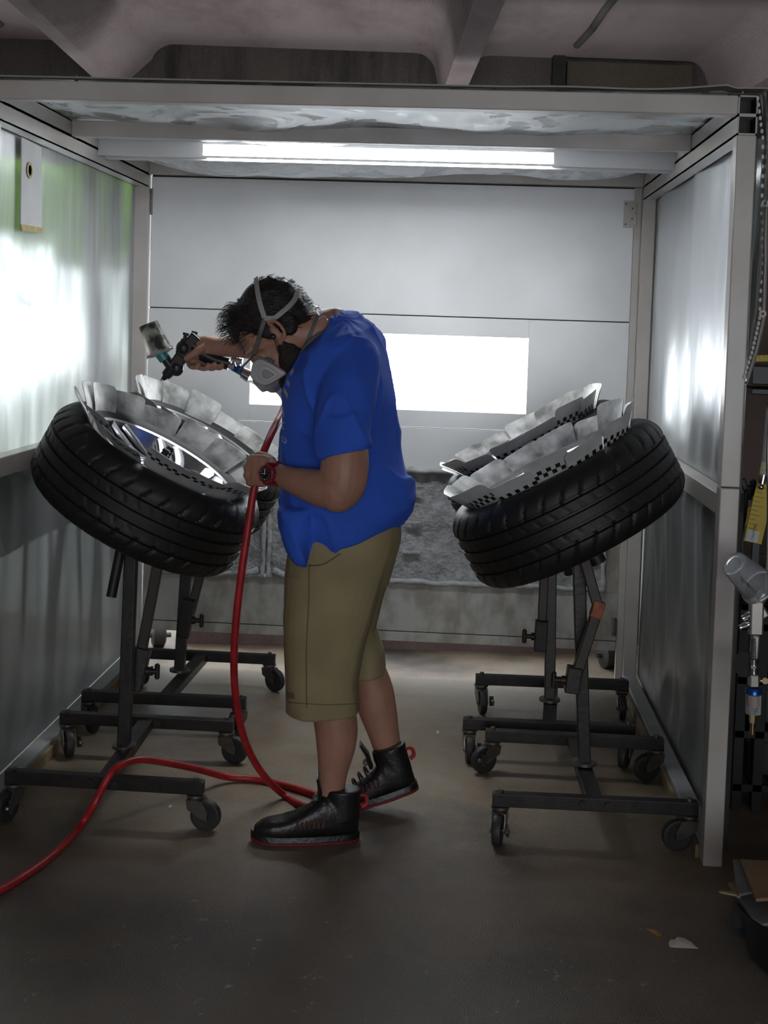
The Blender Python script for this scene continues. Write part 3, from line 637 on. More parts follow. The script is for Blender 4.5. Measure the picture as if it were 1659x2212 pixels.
def stand(fc, rc, label, wc, R, post_base, post_top, arm, sleeve, knob_dir, angs, tip=False, spindle=None, tilt_f=0., tilt_r=0., th_name=0):
    """fc, rc: front and rear bar centres; arm: list of points of the telescoping arm"""
    e = empty('wheel_stand', (post_base[0], post_base[1], 0)); tag(e, label, 'wheel stand', 'rolling wheel stands')
    hb = .278; zb = .118
    for (c, tl, rear) in ((fc, tilt_f, 0), (rc, tilt_r, 1)):
        dx = V((math.cos(tl), math.sin(tl), 0)); a, b = V((c[0], c[1], zb))-dx*hb, V((c[0], c[1], zb))+dx*hb
        par(e, MB().bar(a, b, .032, .036).build('cross_bar', black_metal, bevel=.002))
        for q in (-1, 1):
            p = V((c[0], c[1], zb))+dx*(q*(hb-.022)); par(e, MB().cyl(p+V((0, 0, .016)), p+V((0, 0, .026)), .008, n=6).build('caster_bolt', zinc))
            k = rear*2+(q+1)//2
            caster(e, p-V((0, 0, .018)), angs[k], brake=(k % 2 == 0))
        for q in (-.035, .035):
            p = V((c[0], c[1]-.016, zb))+dx*q; par(e, MB().cyl(p, p-V((0, .006, 0)), .011, n=12).build('bar_bolt', rust_metal))
    par(e, MB().bar((fc[0], fc[1], zb-.003), (rc[0], rc[1], zb-.003), .046, .03).build('centre_bar', black_metal, bevel=.002))
    pb = V(post_base); pt = V(post_top)
    par(e, MB().bar(pb, pt, .036, .036, up=(0, 1, 0)).build('post', black_metal, bevel=.003))
    par(e, MB().rev([(.036, 0), (.036, .008), (.02, .012)], pb-V((0, 0, .002)), (0, 0, 1), 20).build('post_foot', zinc, smooth='auto'))
    A = [V(p) for p in arm]
    for i in range(len(A)-1): par(e, MB().bar(A[i], A[i+1], .03, .03, up=(0, 1, 0)).build('arm', rust_metal, bevel=.003))
    if tip: par(e, MB().bar(A[1]-(A[1]-A[0]).normalized()*.03, A[1]+(A[1]-A[0]).normalized()*.018, .034, .034, up=(0, 1, 0)).build('orange_elbow', orange_tip, bevel=.003))
    s0, s1 = V(sleeve[0]), V(sleeve[1]); par(e, MB().bar(s0, s1, .042, .042, up=(0, 1, 0)).build('sleeve', black_metal, bevel=.003))
    kc = s0.lerp(s1, .45); kd = V(knob_dir); kn = MB().cyl(kc, kc+kd*.055, .008, n=10); tp = kc+kd*.055; kn.tube([tp-V((0, 0, .024)), tp-V((0, 0, .02)), tp, tp+V((0, 0, .02)), tp+V((0, 0, .024))], [.004, .008, .008, .008, .004], 10); kn.cyl(kc+kd*.02, kc+kd*.032, .013, n=12)
    par(e, kn.build('tee_knob', rust_metal, smooth='auto'))
    # hub clamp through the wheel centre
    nz = R@V((0, 0, 1)); hub = wc; par(e, MB().cyl(hub-nz*.20, hub+nz*.075, .024, n=20).build('spindle', rust_metal, smooth='auto'))
    cl = MB()
    for sx in (-1, 1):
        o = R@V((0, .022*sx, 0)); cl.bar(hub+nz*.06+o, hub+nz*.135+o*1.15, .020, .014, up=R@V((0, 1, 0)))
        for i in range(5): cl.bar(hub+nz*(.085+.011*i)+o*1.1-R@V((.012, 0, 0)), hub+nz*(.085+.011*i)+o*1.1+R@V((.012, 0, 0)), .018, .004, up=nz)
    par(e, cl.build('clamp_jaw', black_pl))
    par(e, MB().bar(pt, hub-nz*.15, .034, .034, up=(0, 1, 0)).build('upper_arm', black_metal, bevel=.003))
    par(e, MB().rev([(.02, -.165), (.10, -.16), (.10, -.15), (.02, -.145)], hub, nz, 24, closed=True).build('backing_plate', black_metal, smooth='auto'))
    if spindle:
        par(e, MB().cyl(V(spindle[0]), V(spindle[1]), .015, n=16).rev([(.0, 0), (.011, .0), (.011, -.004), (0, -.004)], V(spindle[1]), V(spindle[1])-V(spindle[0]), 12).build('round_handle', rust_metal, smooth='auto'))
    return e
RL = Matrix.Rotation(TL, 3, 'Y') @ Matrix.Rotation(.03, 3, 'X'); RRr = Matrix.Rotation(TR, 3, 'Y')
# near left
stand((-.935, 3.40), (-.950, 3.935), 'black rolling wheel stand at near left with the red hose draped over it', WH[0][0], RL,
      P(268, 1612, 3.66), P(284, 1190, 3.70), [P(290, 1490, 3.74), P(345, 1200, 3.80)], (P(290, 1490, 3.74), P(312, 1400, 3.755)), (1, .1, 0),
      [-1.9, -.15, -1.1, -.25], spindle=(P(262, 1180, 3.66), P(240, 1290, 3.62)), tilt_f=-.015, tilt_r=.0)
# near right
stand((.411, 3.435), (.403, 3.975), 'black rolling wheel stand at near right with a bent arm and orange elbow', WH[1][0], RRr,
      P(1262, 1648, 3.70), P(1250, 1205, 3.70), [P(1234, 1490, 3.62), P(1292, 1312, 3.63), P(1262, 1205, 3.66)], (P(1234, 1495, 3.62), P(1242, 1440, 3.62)), (-1, 0, 0),
      [-1.75, 3.3, 3.7, 3.5], tip=True, tilt_f=.02)
# far left
stand((-.952, 4.18), (-.935, 4.745), 'black rolling wheel stand at far left behind the near left stand', WH[2][0], RL,
      P(388, 1448, 4.44), P(404, 1200, 4.46), [P(398, 1375, 4.40), P(440, 1215, 4.46)], (P(396, 1375, 4.40), P(410, 1295, 4.40)), (1, 0, 0),
      [-.9, -2.0, -.7, -.6], tilt_f=.015)
# far right
stand((.332, 4.09), (.379, 4.617), 'black rolling wheel stand at far right, its T knob pointing left', WH[3][0], RRr,
      P(1187, 1512, 4.33), P(1191, 1215, 4.36), [P(1168, 1405, 4.30), P(1176, 1225, 4.34)], (P(1166, 1405, 4.30), P(1170, 1340, 4.30)), (-1, 0, 0),
      [-1.5, 4.3, -1.4, -1.6], spindle=(P(1222, 1200, 4.40), P(1228, 1240, 4.42)), tilt_f=.03, tilt_r=.03)
# a spare pair of casters stored behind the right rear corner, and a roller at the left corner
def roller(px, py, Y, r, label):
    c = P(px, py, Y); c.z = r; e = empty('spare_roller', (c.x, c.y, 0)); tag(e, label, 'roller')
    par(e, MB().rev([(.01, -.03), (r*.7, -.03), (r, -.022), (r, .022), (r*.7, .03), (.01, .03)], c, (1, .35, 0), 28).build('roller_wheel', mat('grey_roller', (.05, .045, .042), .5), smooth='auto'), MB().cyl(c-V((.05, .017, 0)), c+V((.05, .017, 0)), .012, n=14).build('axle', zinc, smooth='auto'))
roller(1312, 1432, 5.3, .055, 'dull grey roller lying in the rear right corner under the booth')
roller(342, 1392, 5.3, .05, 'dark roller lying at the rear left corner by the doorway gap')

# ================================================================== MAN
man = empty('person', (-.32, 3.47, 0)); tag(man, 'bearded man in blue T-shirt, khaki shorts and respirator bending to spray a wheel', 'person')
def sec(x0, y0, x1, y1, Y, dep, tilt=0.):
    a, b = P(x0, y0, Y), P(x1, y1, Y); c = (a+b)/2; return (c, (b-a)/2, V((0, dep, tilt)))
def limb(mb, pts, n=18):
    """pts: (px,py,Y,r)"""
    ps = [P(a, b, c) for a, b, c, d in pts]; rs = [d for *_, d in pts]
    # resample smoothly
    Q = bez(ps, 5); Rr = [v.x for v in bez([V((r, 0, 0)) for r in rs], 5)]
    mb.tube(Q, Rr, n); mb.ball(Q[0], Rr[0], n=14, m=8); mb.ball(Q[-1], Rr[-1], n=14, m=8)
YN, YFR = 3.27, 3.66
body = MB()
# torso under the shirt, pelvis
body.loft([sec(635, 1190, 860, 1125, 3.47, .165), sec(622, 1080, 868, 1045, 3.47, .175), sec(615, 980, 850, 945, 3.47, .175), sec(625, 870, 825, 825, 3.47, .19), sec(655, 780, 795, 725, 3.47, .15), sec(676, 740, 752, 680, 3.47, .075)], 28)
# neck
limb(body, [(722, 712, 3.47, .062), (690, 718, 3.465, .060), (655, 722, 3.46, .060), (625, 715, 3.46, .066)])
# near arm (his left)
limb(body, [(752, 850, 3.27, .055), (747, 930, 3.235, .056), (745, 1000, 3.215, .062), (740, 1045, 3.212, .060), (730, 1060, 3.21, .056)])
limb(body, [(735, 1052, 3.21, .055), (700, 1056, 3.225, .050), (665, 1047, 3.25, .043), (630, 1036, 3.28, .034), (598, 1024, 3.31, .029)])
# far arm (his right), reaching forward
limb(body, [(735, 770, 3.65, .058), (690, 780, 3.75, .054), (650, 768, 3.84, .046)])
limb(body, [(650, 768, 3.84, .045), (590, 757, 3.87, .041), (540, 752, 3.90, .034), (490, 750, 3.93, .030), (462, 748, 3.94, .030)])
# legs
limb(body, [(735, 1230, 3.41, .07), (712, 1350, 3.40, .075), (705, 1450, 3.39, .068), (718, 1520, 3.39, .060), (726, 1570, 3.39, .059), (726, 1610, 3.39, .054), (720, 1660, 3.39, .042), (716, 1700, 3.39, .037), (716, 1740, 3.39, .036)])
limb(body, [(770, 1230, 3.55, .07), (755, 1320, 3.58, .058), (770, 1400, 3.61, .056), (802, 1480, 3.62, .059), (815, 1530, 3.62, .056), (828, 1580, 3.62, .046), (840, 1630, 3.62, .039), (848, 1672, 3.62, .038)])
# near hand closed on the hose
yh = 3.33
body.loft([(P(600, 1023, 3.31), V((0, 0, .030)), V((0, .022, 0))), (P(585, 1019, yh-.01), V((0, 0, .038)), V((0, .022, 0))), (P(565, 1017, yh-.012), V((.0, 0, .045)), V((0, .021, 0))), (P(546, 1015, yh-.004), V((.003, 0, .042)), V((0, .019, 0)))], 18)
for (kx, ky), r in (((543, 992), .0125), ((536, 1009), .0125), ((536, 1026), .012), ((541, 1042), .011)):
    Q = [P(kx+14, ky, yh-.008), P(kx, ky, yh+.0), P(kx-2, ky+1, yh+.022), P(kx+6, ky+2, yh+.045), P(kx+20, ky+2, yh+.052), P(kx+30, ky+1, yh+.040), P(kx+31, ky, yh+.028)]
    Q = bez(Q, 3); body.tube(Q, [r*(1-.02*i) for i in range(len(Q))][:len(Q)], 12); body.ball(Q[0], r, n=10, m=6); body.ball(Q[-1], r*.62, n=10, m=6); body.ball(P(kx+1, ky, yh+.001), r*1.12, n=10, m=8)
Q = bez([P(588, 1000, yh), P(574, 988, yh+.012), P(560, 984, yh+.028), P(550, 990, yh+.045)], 4); body.tube(Q, [.016, .016, .015, .014, .014, .013, .013, .0125, .0125, .012, .011, .011, .010], 12); body.ball(Q[-1], .010, n=10, m=6)
# far hand on the spray gun grip
yg = 3.94
body.loft([(P(464, 748, yg), V((0, 0, .031)), V((0, .024, 0))), (P(448, 749, yg), V((-.006, 0, .036)), V((0, .024, 0))), (P(432, 753, yg), V((-.008, 0, .036)), V((0, .023, 0))), (P(420, 758, yg), V((-.010, 0, .028)), V((0, .020, 0)))], 18)
def finger(pts, r):
    Q = bez([P(a, b, c) for a, b, c in pts], 4); n_ = len(Q); body.tube(Q, [r*(1-.25*i/n_) for i in range(n_)], 12); body.ball(Q[0], r, n=10, m=6); body.ball(Q[-1], r*.77, n=10, m=6)
finger([(440, 750, yg-.02), (425, 760, yg-.034), (412, 768, yg-.036), (403, 775, yg-.03)], .0135)          # thumb along the gun body
finger([(424, 758, yg+.012), (408, 778, yg+.022), (412, 791, yg+.010), (424, 793, yg-.014), (430, 787, yg-.022)], .0105)
finger([(430, 762, yg+.016), (426, 784, yg+.024), (436, 795, yg+.006), (448, 794, yg-.018), (450, 788, yg-.026)], .0115)
finger([(440, 764, yg+.018), (446, 786, yg+.024), (456, 796, yg+.004), (464, 792, yg-.018), (464, 786, yg-.026)], .0110)
finger([(450, 764, yg+.018), (462, 786, yg+.022), (472, 795, yg+.004), (480, 792, yg-.014), (480, 787, yg-.020)], .0100)
# head in its own frame: F forward (down-left), U up (up-left), y = his left/right
PITCHH = math.radians(43); Fw = V((-math.cos(PITCHH), 0, -math.sin(PITCHH))); Up = V((-math.sin(PITCHH), 0, math.cos(PITCHH)))
roll = Matrix.Rotation(math.radians(-4), 3, 'Z'); Fw = roll@Fw; Up = roll@Up; Sd = Up.cross(Fw).normalized()   # Sd points to camera side or away
if Sd.y > 0: Sd = -Sd
HR = Matrix((Fw, Sd, Up)).transposed()      # columns: local x=forward, y=near side, z=up
ear = P(592, 722, 3.385); HC = ear - HR@V((0, .078, 0))   # mid-head point level with the ear canals
def hp(x, y, z): return HC+HR@V((x, y, z))
body.ball(hp(-.008, 0, .052), (.100, .076, .088), HR)            # cranium
body.ball(hp(.045, 0, .040), (.056, .064, .066), HR)             # forehead
body.ball(hp(.040, 0, -.040), (.062, .060, .070), HR)            # face
body.ball(hp(.055, 0, -.088), (.036, .040, .028), HR)            # chin
body.loft([(hp(.0, 0, -.03), HR@V((.05, 0, 0)), HR@V((0, .066, 0))), (hp(.02, 0, -.075), HR@V((.05, 0, 0)), HR@V((0, .055, 0))), (hp(.045, 0, -.10), HR@V((.035, 0, 0)), HR@V((0, .035, 0)))], 16)  # jaw
body.ball(hp(.098, 0, -.012), (.014, .011, .030), HR)            # nose bridge
body.ball(hp(.112, 0, -.034), (.015, .014, .013), HR)            # nose tip
for s_ in (-1, 1):
    body.ball(hp(.088, .030*s_, .016), (.016, .026, .010), HR)   # brow
    body.ball(hp(.070, .048*s_, -.020), (.024, .018, .018), HR)  # cheekbone
    body.ball(hp(.082, .031*s_, -.002), (.012, .013, .009), HR)  # eyelid
body.ball(hp(.092, 0, -.062), (.014, .024, .008), HR); body.ball(hp(.090, 0, -.072), (.013, .020, .008), HR)  # lips
for s_ in (-1, 1):   # ears as curled rims
    pts = []
    for i in range(11):
        t = -2.2+i*.43; pts.append(hp(-.012+.018*math.cos(t+PI), (.076+.012*(1-abs(i-5)/6))*s_, .004+.031*math.sin(t+PI*0)))
    body.tube(pts, .0055, 8); body.ball(hp(-.006, .078*s_, .0), (.013, .006, .024), HR); body.ball(hp(.002, .076*s_, -.026), (.009, .006, .010), HR)
bo = body.build('body', skin); remesh(bo, .0042, 3, .5, [skin]); par(man, bo)

# clothing ------------------------------------------------------------
sh = MB()
sh.loft([sec(634, 1205, 872, 1122, 3.47, .185), sec(616, 1155, 898, 1088, 3.47, .195), sec(606, 1080, 884, 1038, 3.47, .198), sec(600, 1000, 866, 962, 3.48, .18), sec(604, 935, 853, 895, 3.48, .185), sec(612, 870, 840, 818, 3.47, .215), sec(624, 812, 826, 757, 3.47, .218), sec(650, 768, 804, 706, 3.47, .185), sec(676, 736, 764, 672, 3.47, .105), sec(696, 722, 738, 664, 3.47, .078)], 40, e=2.2)
# hem tail at the front left and flared back corner
sh.loft([sec(604, 1100, 700, 1090, 3.36, .09), sec(612, 1160, 692, 1160, 3.35, .085), sec(624, 1190, 680, 1188, 3.35, .08), sec(640, 1210, 664, 1209, 3.35, .07)], 20)
sh.loft([sec(800, 1040, 890, 1030, 3.47, .13), sec(820, 1085, 902, 1078, 3.47, .12), sec(838, 1112, 880, 1100, 3.47, .10)], 20)
def limb_mb(mb, pts): limb(mb, pts, 20)
sl = MB()
limb_mb(sh, [(768, 790, 3.33, .075), (752, 845, 3.28, .080), (746, 900, 3.25, .076)])
sh.loft([sec(686, 900, 806, 885, 3.245, .078), sec(686, 940, 803, 925, 3.228, .074), sec(687, 986, 800, 968, 3.215, .072)], 24)
limb_mb(sh, [(770, 760, 3.60, .085), (730, 775, 3.66, .082), (700, 785, 3.73, .074)])
so = sh.build('t_shirt', shirt_m); remesh(so, .0055, 5, .5, [shirt_m])
# cloth folds: long creases, pushed along the normals
me = so.data; me.update(); nr = [v.normal.copy() for v in me.vertices]
for v, n_ in zip(me.vertices, nr):
    p = v.co; q = V((p.x*3.2+p.z*2.2, p.y*3, p.z*1.1-p.x*2.0)); d = noise.noise(q*2.0)
    ridge = (1-abs(noise.noise(q*2.6+V((5, 1, 2)))))**6
    low = max(0, min(1, (1.02-p.z)/.2)); drag = math.sin((p.z*1.0+p.x*.55)*58+2*noise.noise(p*6))*low*.005*max(0, noise.noise(p*4+V((3, 3, 3)))+.4)
    up_ = max(0, min(1, (p.z-1.15)/.15)); rad = math.sin(math.atan2(p.z-1.42, p.x+.30)*13+3*noise.noise(p*5))*.0013*up_
    v.co = p+n_*(d*.008+ridge*.011-.003+drag+rad)
par(man, so)
bp_col = MB().tube(bez([P(693, 722, 3.40), P(712, 716, 3.385), P(728, 700, 3.395), P(733, 682, 3.43), P(724, 668, 3.47)], 6), .0055, 8, flat=1.4).build('collar', shirt_m, smooth=True); bp_col.parent = so; bp_col.matrix_parent_inverse = so.matrix_world.inverted()
# shorts
st_ = MB()
st_.loft([sec(628, 1165, 868, 1100, 3.47, .178), sec(620, 1230, 862, 1180, 3.47, .185), sec(618, 1300, 838, 1260, 3.47, .17)], 32, e=2.3)
st_.loft([sec(622, 1240, 838, 1220, 3.40, .115), sec(616, 1320, 812, 1310, 3.395, .118), sec(615, 1400, 788, 1395, 3.39, .113), sec(617, 1470, 774, 1470, 3.39, .108), sec(619, 1533, 776, 1536, 3.39, .106)], 28, e=2.3)
st_.loft([sec(690, 1240, 856, 1200, 3.56, .11), sec(700, 1300, 826, 1290, 3.585, .105), sec(715, 1360, 812, 1355, 3.605, .10), sec(735, 1410, 829, 1405, 3.62, .098), sec(745, 1455, 834, 1448, 3.62, .094)], 28, e=2.3)
sto = st_.build('shorts', shorts_m); remesh(sto, .005, 3, .5, [shorts_m])
me = sto.data; nr = [v.normal.copy() for v in me.vertices]
for v, n_ in zip(me.vertices, nr):
    p = v.co; q = V((p.x*5, p.y*5, p.z*1.8)); cr_ = (1-abs(noise.noise(q*1.5)))**5
    hip = max(0, min(1, (p.z-.72)/.12)); pull = math.sin((p.z*.9-p.x*.7)*60+3*noise.noise(p*5))*.0022*hip
    v.co = p+n_*(noise.noise(q)*.006+cr_*.004+pull)
par(man, sto)
def on_surface(objs, pts, off=.003, side=None):
    """drop pixel points onto the given surfaces along the view ray"""
    out = []; trees = []
    for o in objs:
        bm = bmesh.new(); bm.from_mesh(o.data); bmesh.ops.triangulate(bm, faces=bm.faces); trees.append(BVHTree.FromBMesh(bm)); bm.free()
    for px, py in pts:
        d = ray(px, py).normalized(); best = None
        for t in trees:
            h = t.ray_cast(CAM, d)
            if h[0] is not None and (best is None or h[3] < best[3]): best = h
        if best is not None: out.append((best[0]+best[1]*off, best[1]))
        elif out: out.append((P(px, py, out[-1][0].y), out[-1][1]))
    return out
def ribbon(pn, wdt, thick):
    """flat band lying on a surface; pn: (point, normal)"""
    secs = []
    for i, (p, n_) in enumerate(pn):
        d = (pn[min(i+1, len(pn)-1)][0]-pn[max(i-1, 0)][0]).normalized(); s = n_.cross(d).normalized(); secs.append((p, s*wdt/2, n_.normalized()*thick/2))
    return MB().loft(secs, 12, e=5)
def dens(pts, n=6):
    return [(v.x, v.y) for v in bez([V((a, b, 0)) for a, b in pts], n)]
def child(o, parent): o.parent = parent; o.matrix_parent_inverse = parent.matrix_basis.inverted(); return o
pn = on_surface([sto], dens([(668, 1222), (667, 1300), (662, 1400), (663, 1528)], 12), .0005); child(ribbon(pn, .003, .0015).build('side_seam', mat('khaki_seam', (.12, .10, .055), .8), smooth=True), sto)
pn = on_surface([sto], dens([(668, 1222), (700, 1218), (735, 1196)], 10), .0005); child(ribbon(pn, .004, .002).build('pocket_edge', MATS['khaki_seam'], smooth=True), sto)
pn = on_surface([sto], dens([(622, 1517), (700, 1522), (774, 1520)], 12), .0004); child(ribbon(pn, .0025, .0012).build('hem_stitch', MATS['khaki_seam'], smooth=True), sto)
pn = on_surface([sto], dens([(620, 1501), (636, 1503)], 6), .001); child(ribbon(pn, .016, .0015).build('cloth_label', mat('brown_label', (.16, .085, .05), .7)), sto)
# chest print, dropped on the shirt front
def chest_text(txt, size, z, x0y, nm):
    cu_ = bpy.data.curves.new(nm, 'FONT'); cu_.body = txt; cu_.size = size; cu_.align_x = 'LEFT'; o = bpy.data.objects.new(nm, cu_); COL.objects.link(o); bpy.context.view_layer.update()
    dg = bpy.context.evaluated_depsgraph_get(); me = bpy.data.meshes.new_from_object(o.evaluated_get(dg)); bpy.data.objects.remove(o)
    bm = bmesh.new(); bm.from_mesh(me); bmesh.ops.triangulate(bm, faces=bm.faces); bmesh.ops.subdivide_edges(bm, edges=bm.edges, cuts=2, use_grid_fill=True)
    t = bmesh.new(); t.from_mesh(so.data); bmesh.ops.triangulate(t, faces=t.faces); bv = BVHTree.FromBMesh(t); t.free()
    bad = []
    for v in bm.verts:
        # text runs from the far side of the chest towards the viewer's side
        a = x0y-v.co.x; zz = z+v.co.y; h = bv.ray_cast(V((-1.2, a, zz)), V((1, 0, 0)))
        if h[0] is None: bad.append(v)
        else: v.co = h[0]+h[1]*.0012
    bmesh.ops.delete(bm, geom=bad, context='VERTS'); m2 = bpy.data.meshes.new(nm); bm.to_mesh(m2); bm.free(); m2.materials.append(print_white)
    o = bpy.data.objects.new(nm, m2); COL.objects.link(o); child(o, so)
zA = P(610, 885, 3.47).z
chest_text('A', .045, zA-.012, 3.385, 'chest_print'); chest_text('UC', .03, zA-.045, 3.395, 'chest_print'); chest_text('MOU', .024, zA-.08, 3.40, 'chest_print')
mb = MB()
# diagonal stripes above the letters
def chest_quad(zc, h, y0, y1, sl_):
    t = bmesh.new(); t.from_mesh(so.data); bmesh.ops.triangulate(t, faces=t.faces); bv = BVHTree.FromBMesh(t); t.free(); vs = []; n_ = 8
    for j in range(2):
        for i in range(n_+1):
            y = y0+(y1-y0)*i/n_; z = zc+(j-.5)*h+sl_*(y-y0); hh = bv.ray_cast(V((-1.2, y, z)), V((1, 0, 0)))
            vs.append((hh[0]+hh[1]*.0012) if hh[0] is not None else V((-.55, y, z)))
    return vs, [(i, i+1, n_+2+i, n_+1+i) for i in range(n_)]
for k in range(3):
    vs, fs = chest_quad(zA+.045+.03*k, .013, 3.335, 3.46, .5); mb.add(vs, fs)
child(mb.build('chest_stripe', mat('grey_print', (.38, .37, .32), .7)), so)

# hair
hr = MB()
hr.ball(hp(-.014, 0, .062), (.106, .082, .090), HR); hr.ball(hp(.035, 0, .095), (.070, .068, .050), HR); hr.ball(hp(-.065, 0, .02), (.052, .066, .070), HR); hr.ball(hp(.078, 0, .085), (.032, .052, .030), HR)
hr.ball(hp(-.035, 0, .125), (.055, .05, .03), HR); hr.ball(hp(-.075, 0, -.03), (.03, .045, .035), HR)
for s_ in (-1, 1): hr.ball(hp(.012, .070*s_, .030), (.022, .014, .035), HR); hr.ball(hp(-.04, .064*s_, .0), (.030, .016, .035), HR)
ho = hr.build('hair', hair_m); remesh(ho, .005, 3, .5, [hair_m])
for v in ho.data.vertices: v.co += v.normal*(.0035*noise.noise(v.co*40)+.004*noise.noise(v.co*V((25, 25, 25)).length*.3))
rnd = random.Random(5); tf = MB(); pv = ho.data.polygons; cand = []
for i in range(3000):
    pl_ = pv[rnd.randrange(len(pv))]; p = V(pl_.center); n_ = V(pl_.normal); lo = HR.transposed()@(p-HC)
    if lo.z < -.03 or (lo.x > .02 and lo.z < .03): continue
    flow = (HR@V((-.9 if lo.x < .03 else .9, 0, .35 if lo.x > .02 else -.55))).normalized(); L_ = rnd.uniform(.007, .015) if lo.x < .03 else rnd.uniform(.018, .04)
    d = (n_*(rnd.uniform(-.05, .12) if lo.x < .03 else rnd.uniform(0, .3))+flow+V((rnd.uniform(-.3, .3), rnd.uniform(-.3, .3), rnd.uniform(-.3, .3)))).normalized(); sd = d.cross(n_).normalized()*.0007
    mid = p+d*L_*.6+n_*.002; end = p+d*L_-V((0, 0, L_*.25)); b0 = p-n_*.002
    k = len(tf.v); tf.add([b0-sd, b0+sd, mid+sd*.8, mid-sd*.8, end, b0+n_*.0012, mid+n_*.001], [(0, 1, 2, 3), (3, 2, 4), (1, 5, 6, 2), (5, 0, 3, 6), (2, 6, 4), (6, 3, 4)])
tfo = tf.build('hair_strands', hair_m, smooth=True); par(man, ho); child(tfo, ho); tfo['kind'] = 'stuff'
br = MB(); br.loft([(hp(.006, 0, -.030), HR@V((.022, 0, 0)), HR@V((0, .074, 0))), (hp(.012, 0, -.060), HR@V((.048, 0, 0)), HR@V((0, .075, 0))), (hp(.020, 0, -.092), HR@V((.058, 0, 0)), HR@V((0, .068, 0))), (hp(.030, 0, -.120), HR@V((.050, 0, 0)), HR@V((0, .052, 0))), (hp(.038, 0, -.138), HR@V((.028, 0, 0)), HR@V((0, .030, 0)))], 24); br.ball(hp(.062, 0, -.118), (.034, .044, .034), HR)
bro = br.build('beard', beard_m); remesh(bro, .005, 3, .5, [beard_m])
for v in bro.data.vertices: v.co += v.normal*.004*noise.noise(v.co*60)
par(man, bro)
eb = MB()
for s_ in (-1, 1): eb.tube([hp(.102, .012*s_, .018), hp(.102, .03*s_, .024), hp(.085, .052*s_, .016)], [.004, .005, .003], 8)
par(man, eb.build('eyebrows', hair_m, smooth=True))

# respirator
rs = empty('respirator', hp(.12, 0, -.07)); rs.location = hp(.12, 0, -.07); par(man, rs)
bpy.context.view_layer.update()
def rpar(o): o.parent = rs; o.matrix_parent_inverse = rs.matrix_world.inverted(); return o
rs.matrix_parent_inverse = Matrix.Translation(-man.location)
bpy.context.view_layer.update()
mk = MB(); mk.loft([(hp(.070, 0, -.055), HR@V((0, .046, 0)), HR@V((0, 0, .052))), (hp(.105, 0, -.058), HR@V((0, .040, 0)), HR@V((0, 0, .044))), (hp(.130, 0, -.062), HR@V((0, .028, 0)), HR@V((0, 0, .032))), (hp(.142, 0, -.066), HR@V((0, .018, 0)), HR@V((0, 0, .022)))], 24)
rpar(mk.build('facepiece', mask_m, smooth='auto'))
# filter cartridge facing the viewer: rounded triangular pad; the far one pokes out below
def cartridge(cx, cy, Y, outline, depth, back_off):
    c = P(cx, cy, Y); secs = []; out = []
    for sc_, dy in ((.90, depth), (1.0, depth*.72), (1.0, .010), (.93, .002), (.82, .0)):
        out.append([c+(P(x, y, Y)-c)*sc_+V((0, dy, 0)) for x, y in outline])
    n_ = len(outline); mb = MB(); vs = [p for r in out for p in r]; fs = [(k*n_+i, k*n_+(i+1) % n_, (k+1)*n_+(i+1) % n_, (k+1)*n_+i) for k in range(len(out)-1) for i in range(n_)]
    fs.append(tuple(range(n_))); fs.append(tuple((len(out)-1)*n_+i for i in range(n_))); mb.add(vs, fs); return mb, c
def smooth_outline(pts, n=6):
    P_ = [V((a, b, 0)) for a, b in pts]; out = []; m_ = len(P_)
    for i in range(m_):
        p0, p1, p2, p3 = P_[i-1], P_[i], P_[(i+1) % m_], P_[(i+2) % m_]
        for k in range(n): t = k/n; q = .5*((2*p1)+(p2-p0)*t+(2*p0-5*p1+4*p2-p3)*t*t+(3*p1-p0-3*p2+p3)*t**3); out.append((q.x, q.y))
    return out
ol = smooth_outline([(541, 800), (546, 782), (558, 775), (575, 779), (600, 793), (618, 806), (610, 814), (590, 827), (570, 834), (552, 826), (541, 816)])
yc = 3.375
mb, c = cartridge(576, 803, yc, ol, .035, 0); rpar(mb.build('filter_cartridge', filter_cap, smooth='auto', bevel=.001))
ol2 = [(576+(x-576)*.66+2, 803+(y-803)*.66+3) for x, y in ol]; mb, _ = cartridge(577, 806, yc-.003, ol2, .004, 0); rpar(mb.build('filter_panel', filter_cap, smooth='auto'))
ol3 = [(576+(x-576)*.36+2, 803+(y-803)*.36+5) for x, y in ol]; mb, _ = cartridge(577, 807, yc-.005, ol3, .003, 0); rpar(mb.build('filter_inset', filter_in, smooth='auto'))
ol4 = smooth_outline([(568, 832), (585, 822), (600, 828), (614, 842), (615, 853), (600, 851), (582, 842)]); mb, _ = cartridge(592, 838, 3.56, ol4, .03, 0); rpar(mb.build('filter_cartridge', mask_m, smooth='auto'))
rpar(MB().cyl(P(572, 795, yc+.03), hp(.10, .03, -.06), .024, n=24).cyl(P(590, 832, 3.57), hp(.10, -.03, -.06), .024, n=24).build('filter_collar', mask_m, smooth='auto'))
rpar(MB().bar(P(557, 772, yc+.012), P(580, 781, yc+.012), .012, .008).bar(P(575, 775, yc+.02), P(590, 784, yc+.015), .010, .012).build('clip', strap_dark, bevel=.001))
allh = [ho, bo, bro, so]
def strap(name, pts, wd, m, off=.004, n=8):
    pn = on_surface([ho, bo, bro], dens(pts, n), off)
    # smooth the track so it does not jitter over strands
    for _ in range(4): pn = [pn[0]]+[((pn[i-1][0]+pn[i][0]*2+pn[i+1][0])/4, (pn[i-1][1]+pn[i][1]*2+pn[i+1][1]).normalized()) for i in range(1, len(pn)-1)]+[pn[-1]]
    return rpar(ribbon(pn, wd, .003).build(name, m, smooth='auto'))
strap('head_strap', [(556, 593), (557, 620), (562, 655), (572, 686)], .014, strap_m, .007)
strap('head_strap', [(640, 632), (634, 652), (615, 672), (592, 685), (572, 688)], .014, strap_m, .007)
